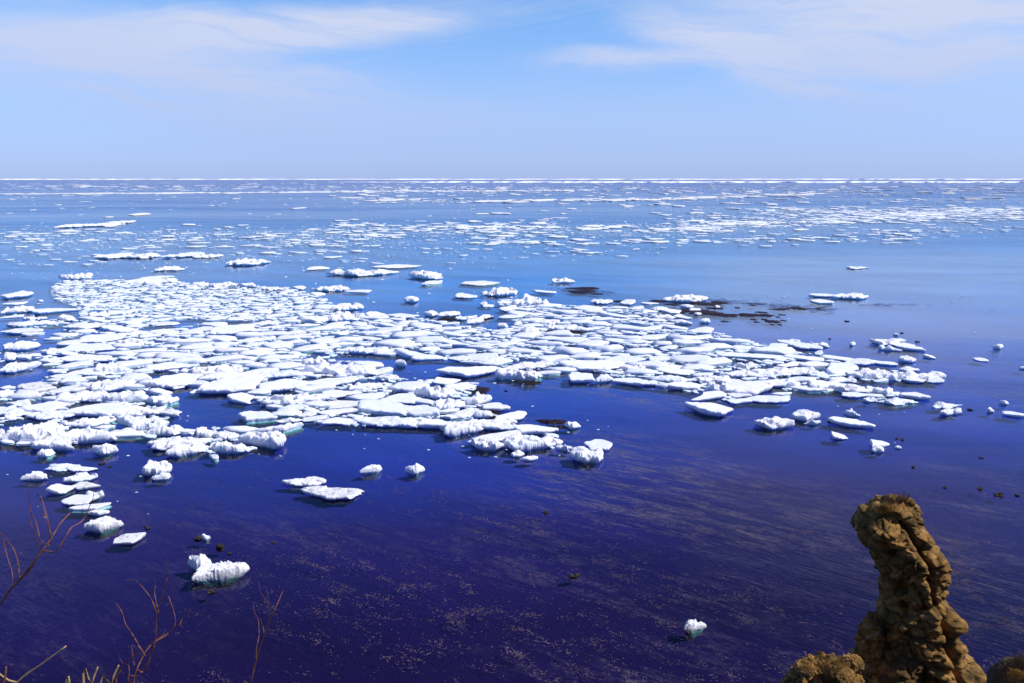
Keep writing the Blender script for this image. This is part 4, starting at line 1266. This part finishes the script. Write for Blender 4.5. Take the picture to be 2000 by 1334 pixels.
pts_ = []
for _ in range(900):
    x, y = random.gauss(1726, 10), random.gauss(995, 3.5); p = at(x, y, 30.25 + random.uniform(-0.3, 0.1)); pts_.append(tuple(p))
grass('dry_grass_tuft', pts_, 0.12, 0.32, M_GRASS, 'golden dry grass on the shoulder of the stack', stack, lean=(-0.3, -0.7), wid=0.010)
pts_ = []
for _ in range(380):
    x, y = random.gauss(1757, 13), random.gauss(978, 3); p = at(x, y, 30.6 + random.uniform(-0.3, 0.3)); pts_.append(tuple(p))
grass('withered_stems', pts_, 0.12, 0.42, M_DRYDARK, 'dark withered stems on the top of the stack', stack, lean=(0.1, -0.2), wid=0.008, curl=0.9)

# low outcrop left of the stack foot
oc = empty('rock_outcrop', at(1615, 1500, 29)); tag(oc, 'low brown rock outcrop with tan dry grass at the foot of the stack', 'rock')
lump('outcrop_body', at(1612, 1372, 29.0), (1.55, 1.5, 1.75), M_STACK, 901, 0.75, 6, oc, freq=1.3)
lump('outcrop_boulder', at(1664, 1296, 28.6), (0.34, 0.4, 0.24), M_STACK, 902, 0.30, 5, oc, freq=3)
lump('outcrop_boulder', at(1572, 1306, 28.4), (0.34, 0.4, 0.28), M_STACK, 903, 0.14, 5, oc, freq=3)
lump('outcrop_boulder', at(1640, 1322, 28.0), (0.55, 0.5, 0.42), M_STACK, 904, 0.22, 5, oc, freq=2)
pts_ = []
for _ in range(900):
    x = random.choice((1575, 1606, 1640)) + random.gauss(0, 9); y = random.gauss(1300, 8); pts_.append(tuple(at(x, y, 27.9 + random.uniform(-0.3, 0.3))))
grass('dry_grass_tuft', pts_, 0.10, 0.30, M_GRASS, 'tan dry grass lying over the outcrop', oc, lean=(-0.5, -1.0), wid=0.010)

# ------------------------------------------------------------------ cliff-top ground under the camera, out of frame, falling to the sea
def ground():
    nx, ny = 150, 110
    xs = np.linspace(-60, 60, nx); ys = np.concatenate([np.linspace(-30, 13, 70), np.linspace(13.4, 24, ny - 70)])
    X, Y = np.meshgrid(xs, ys)
    n = fbm(np.stack([X.ravel() * 0.25, Y.ravel() * 0.25, np.zeros(X.size)], 1), 5, 4).reshape(X.shape)
    edge = 13.0 + 1.5 * n
    Z = np.where(Y < 0, 23.4 + 0.02 * Y, 23.4 - 0.74 * np.maximum(Y, 0)) + 0.22 * n - 0.15
    drop = np.clip((Y - edge) / 7.0, 0, 1)
    Z = Z * (1 - drop) + (-3.5) * drop + (n * 1.2 * np.sin(drop * np.pi))
    P = np.stack([X.ravel(), Y.ravel(), Z.ravel()], 1); idx = np.arange(nx * ny).reshape(ny, nx)
    Q = np.stack([idx[:-1, :-1].ravel(), idx[:-1, 1:].ravel(), idx[1:, 1:].ravel(), idx[1:, :-1].ravel()], 1)
    tag(big_mesh('cliff_ground', P, Q, M_CLIFF, smooth=True), kind='structure')


ground()

# grassy knob at the lower right
kb = empty('grassy_knob', at(2000, 1420, 12.5)); tag(kb, 'dark earthy knob bristling with dry brown grass in the lower right corner', 'rock')
lump('knob_body', at(2003, 1366, 12.5), (0.50, 0.7, 0.62), M_CLIFF, 950, 0.16, 6, kb, freq=2.5)
pts_ = []
for _ in range(5200):
    a = random.uniform(0, 6.283); rr_ = math.sqrt(random.random())
    x = 2003 + 66 * rr_ * math.cos(a); dome = math.sqrt(max(0, 1 - ((x - 2003) / 70) ** 2))
    p = at(x, 1372 - 82 * dome + 60 * random.random() ** 2, 12.5 + random.uniform(-0.5, 0.3)); pts_.append(tuple(p))
grass('dry_grass', pts_, 0.08, 0.24, M_DRYDARK, 'brown wiry grass covering the knob', kb, lean=(-0.25, -0.1), wid=0.0028, curl=0.5)
pts_ = [tuple(at(1985 + random.gauss(0, 9), 1322 + random.gauss(0, 5), 11.9)) for _ in range(500)]
grass('straw_patch', pts_, 0.05, 0.14, M_GRASS, 'tan straw patch on the knob', kb, lean=(-0.5, -0.8), wid=0.004)


# ------------------------------------------------------------------ bare shrubs and stalks in front
def tube(pts, r0, r1, name, mat, parent=None, sides=7):
    """a tapering, slightly knotted twig through the points"""
    P = [Vector(p) for p in pts]; Q = []
    for a, b, c_, d_ in zip([P[0]] + P[:-2], P[:-1], P[1:], P[2:] + [P[-1]]):
        for k in range(4):
            t_ = k / 4; Q.append(0.5 * ((2 * b) + (-a + c_) * t_ + (2 * a - 5 * b + 4 * c_ - d_) * t_ ** 2 + (-a + 3 * b - 3 * c_ + d_) * t_ ** 3))
    Q.append(P[-1]); n = len(Q); V = []; Fc = []
    for i, q in enumerate(Q):
        d = (Q[min(i + 1, n - 1)] - Q[max(i - 1, 0)]).normalized(); u_ = d.orthogonal().normalized(); v_ = d.cross(u_)
        r = r0 + (r1 - r0) * i / (n - 1); r *= 1.0 + (0.22 if i % 7 == 3 else 0) + random.uniform(-0.05, 0.05)
        for k in range(sides):
            a = 6.28318 * k / sides; V.append(q + u_ * math.cos(a) * r + v_ * math.sin(a) * r)
    for i in range(n - 1):
        for k in range(sides): j = (k + 1) % sides; Fc.append((i * sides + k, i * sides + j, (i + 1) * sides + j, (i + 1) * sides + k))
    Fc.append(tuple(range(sides))[::-1]); Fc.append(tuple((n - 1) * sides + k for k in range(sides)))
    if parent: V = [v - parent.location for v in V]
    return mesh_obj(name, V, Fc, mat, parent, smooth=True)


def shrub(label, root_px, depth, branches, mat=M_TWIG, name='bare_shrub', cat='shrub'):
    root = at(root_px[0], root_px[1], depth); root.z = 23.4 - 0.74 * depth - 0.15
    root.x = at(root_px[0], 1500, depth).x
    o = empty(name, root); tag(o, label, cat)
    for bi, (w0, w1, pts) in enumerate(branches):
        m = depth / F; P = []
        for i, p in enumerate(pts):
            dd = depth + (0.06 * math.sin(bi * 2.1 + i * 0.8)) + (p[2] if len(p) > 2 else 0)
            if p[0] == 'root': P.append(root + Vector((0.02 * math.sin(bi * 3), 0.02 * math.cos(bi * 2), -0.05)))
            else: P.append(at(p[0], p[1], dd))
        tube(P, w0 * m * 0.34, w1 * m * 0.32, 'branch', mat, o)
    return o


RT = ('root', 0)
shrub('bare red-brown shrub reaching in from the left frame edge', (-190, 1500), 2.7, [
    (9, 4, [RT, (-150, 1400), (-60, 1260), (0, 1181), (20, 1152), (40, 1130), (77, 1083), (101, 1050), (118, 1022), (137, 1002)]),
    (6, 1.6, [(30, 1142), (60, 1110), (80, 1078), (108, 1077), (128, 1048), (140, 1030), (160, 1018), (172, 995), (181, 975), (184, 955)]),
    (4, 1.2, [(99, 1052), (94, 1020), (86, 990), (77, 965), (68, 975)]), (4, 1.2, [(96, 1066), (80, 1055), (70, 1020), (60, 1000), (58, 975), (50, 955)]),
    (3.5, 1.0, [(77, 1083), (74, 1062), (66, 1040), (58, 1010), (60, 988)]), (3.4, 1.2, [(22, 1150), (24, 1120), (15, 1090), (8, 1062), (8, 1050)]),
    (4.5, 1.4, [(38, 1128), (35, 1098), (26, 1072), (14, 1056), (0, 1040), (-18, 1022)]), (2.6, 1.0, [(36, 1105), (45, 1095), (48, 1085), (36, 1078)]),
    (3, 1.0, [(98, 1062), (99, 1040), (88, 1012), (84, 990), (72, 978)])])
shrub('many-branched bare red-brown shrub standing at the bottom left', (270, 1600), 2.6, [
    (6, 3, [RT, (264, 1400), (285, 1310), (303, 1250), (306, 1200), (318, 1160), (326, 1130)]),
    (3.5, 1.2, [(326, 1130), (327, 1108), (325, 1094), (322, 1080)]), (4, 1.4, [(306, 1200), (298, 1175), (285, 1155), (270, 1138), (262, 1133), (243, 1133)]),
    (3, 1.0, [(310, 1195), (302, 1160), (304, 1140), (300, 1130)]), (3, 1.2, [(329, 1165), (338, 1190), (343, 1212), (340, 1225)]),
    (5, 2.2, [RT, (230, 1400), (262, 1320), (283, 1275), (305, 1250), (330, 1235), (345, 1222), (357, 1205), (362, 1190)]),
    (4, 1.6, [(303, 1253), (325, 1240), (338, 1228), (350, 1222), (357, 1225)]), (2.6, 1.0, [(357, 1205), (352, 1220), (360, 1216), (372, 1190)]),
    (4.5, 1.4, [(284, 1282), (272, 1262), (258, 1238), (245, 1218), (238, 1195), (226, 1178)]), (3, 1.0, [(262, 1300), (258, 1270), (256, 1260), (263, 1248)]),
    (4, 1.2, [(220, 1334), (240, 1300), (270, 1275), (300, 1254), (322, 1236)]), (3, 1.2, [(250, 1334), (252, 1302), (240, 1295), (232, 1282)]),
    (5, 2, [(235, 1380), (255, 1335), (275, 1310), (290, 1290), (303, 1262)])])
shrub('slender forked red-brown sapling right of the bottom left shrub', (470, 1600), 2.6, [
    (6, 2.8, [RT, (475, 1420), (490, 1334), (502, 1282), (514, 1245), (527, 1210), (537, 1190), (545, 1172), (552, 1155)]),
    (3, 1.0, [(527, 1212), (525, 1185), (518, 1170), (508, 1155), (505, 1136)]), (3, 1.2, [(500, 1288), (501, 1265), (506, 1240), (504, 1210), (497, 1195), (495, 1180)]),
    (2.4, 1.0, [(516, 1240), (514, 1225), (508, 1208)]), (2.4, 0.9, [(552, 1155), (557, 1148), (568, 1143)])])
for lab, dp, pts in (('long straw-coloured dry stalk slanting up in the bottom left corner', 2.3, [(-20, 1410), (34, 1333), (80, 1298), (129, 1262)]),
                     ('short broken straw stub right of the long slanting stalk', 2.2, [(168, 1400), (180, 1334), (191, 1303)]),
                     ('pale pointed stub just left of the many-branched shrub', 2.2, [(200, 1420), (218, 1334), (232, 1299)]),
                     ('thick reddish stub at the very left of the bottom edge', 2.2, [(2, 1420), (9, 1334), (12, 1302)]),
                     ('tiny stub tip between the slanting stalk and the broken stub', 2.2, [(138, 1420), (136, 1345), (134, 1321)])):
    base = at(pts[0][0], 1500, dp); base.z = 23.4 - 0.74 * dp - 0.2
    P = [base] + [at(x, y, dp) for x, y in pts]
    o = tube(P, 0.0042, 0.0022, 'dry_stalk', M_TWIG if 'reddish' in lab else M_STRAW)
    tag(o, lab, 'plant stalk', 'dry stalks in the bottom left')
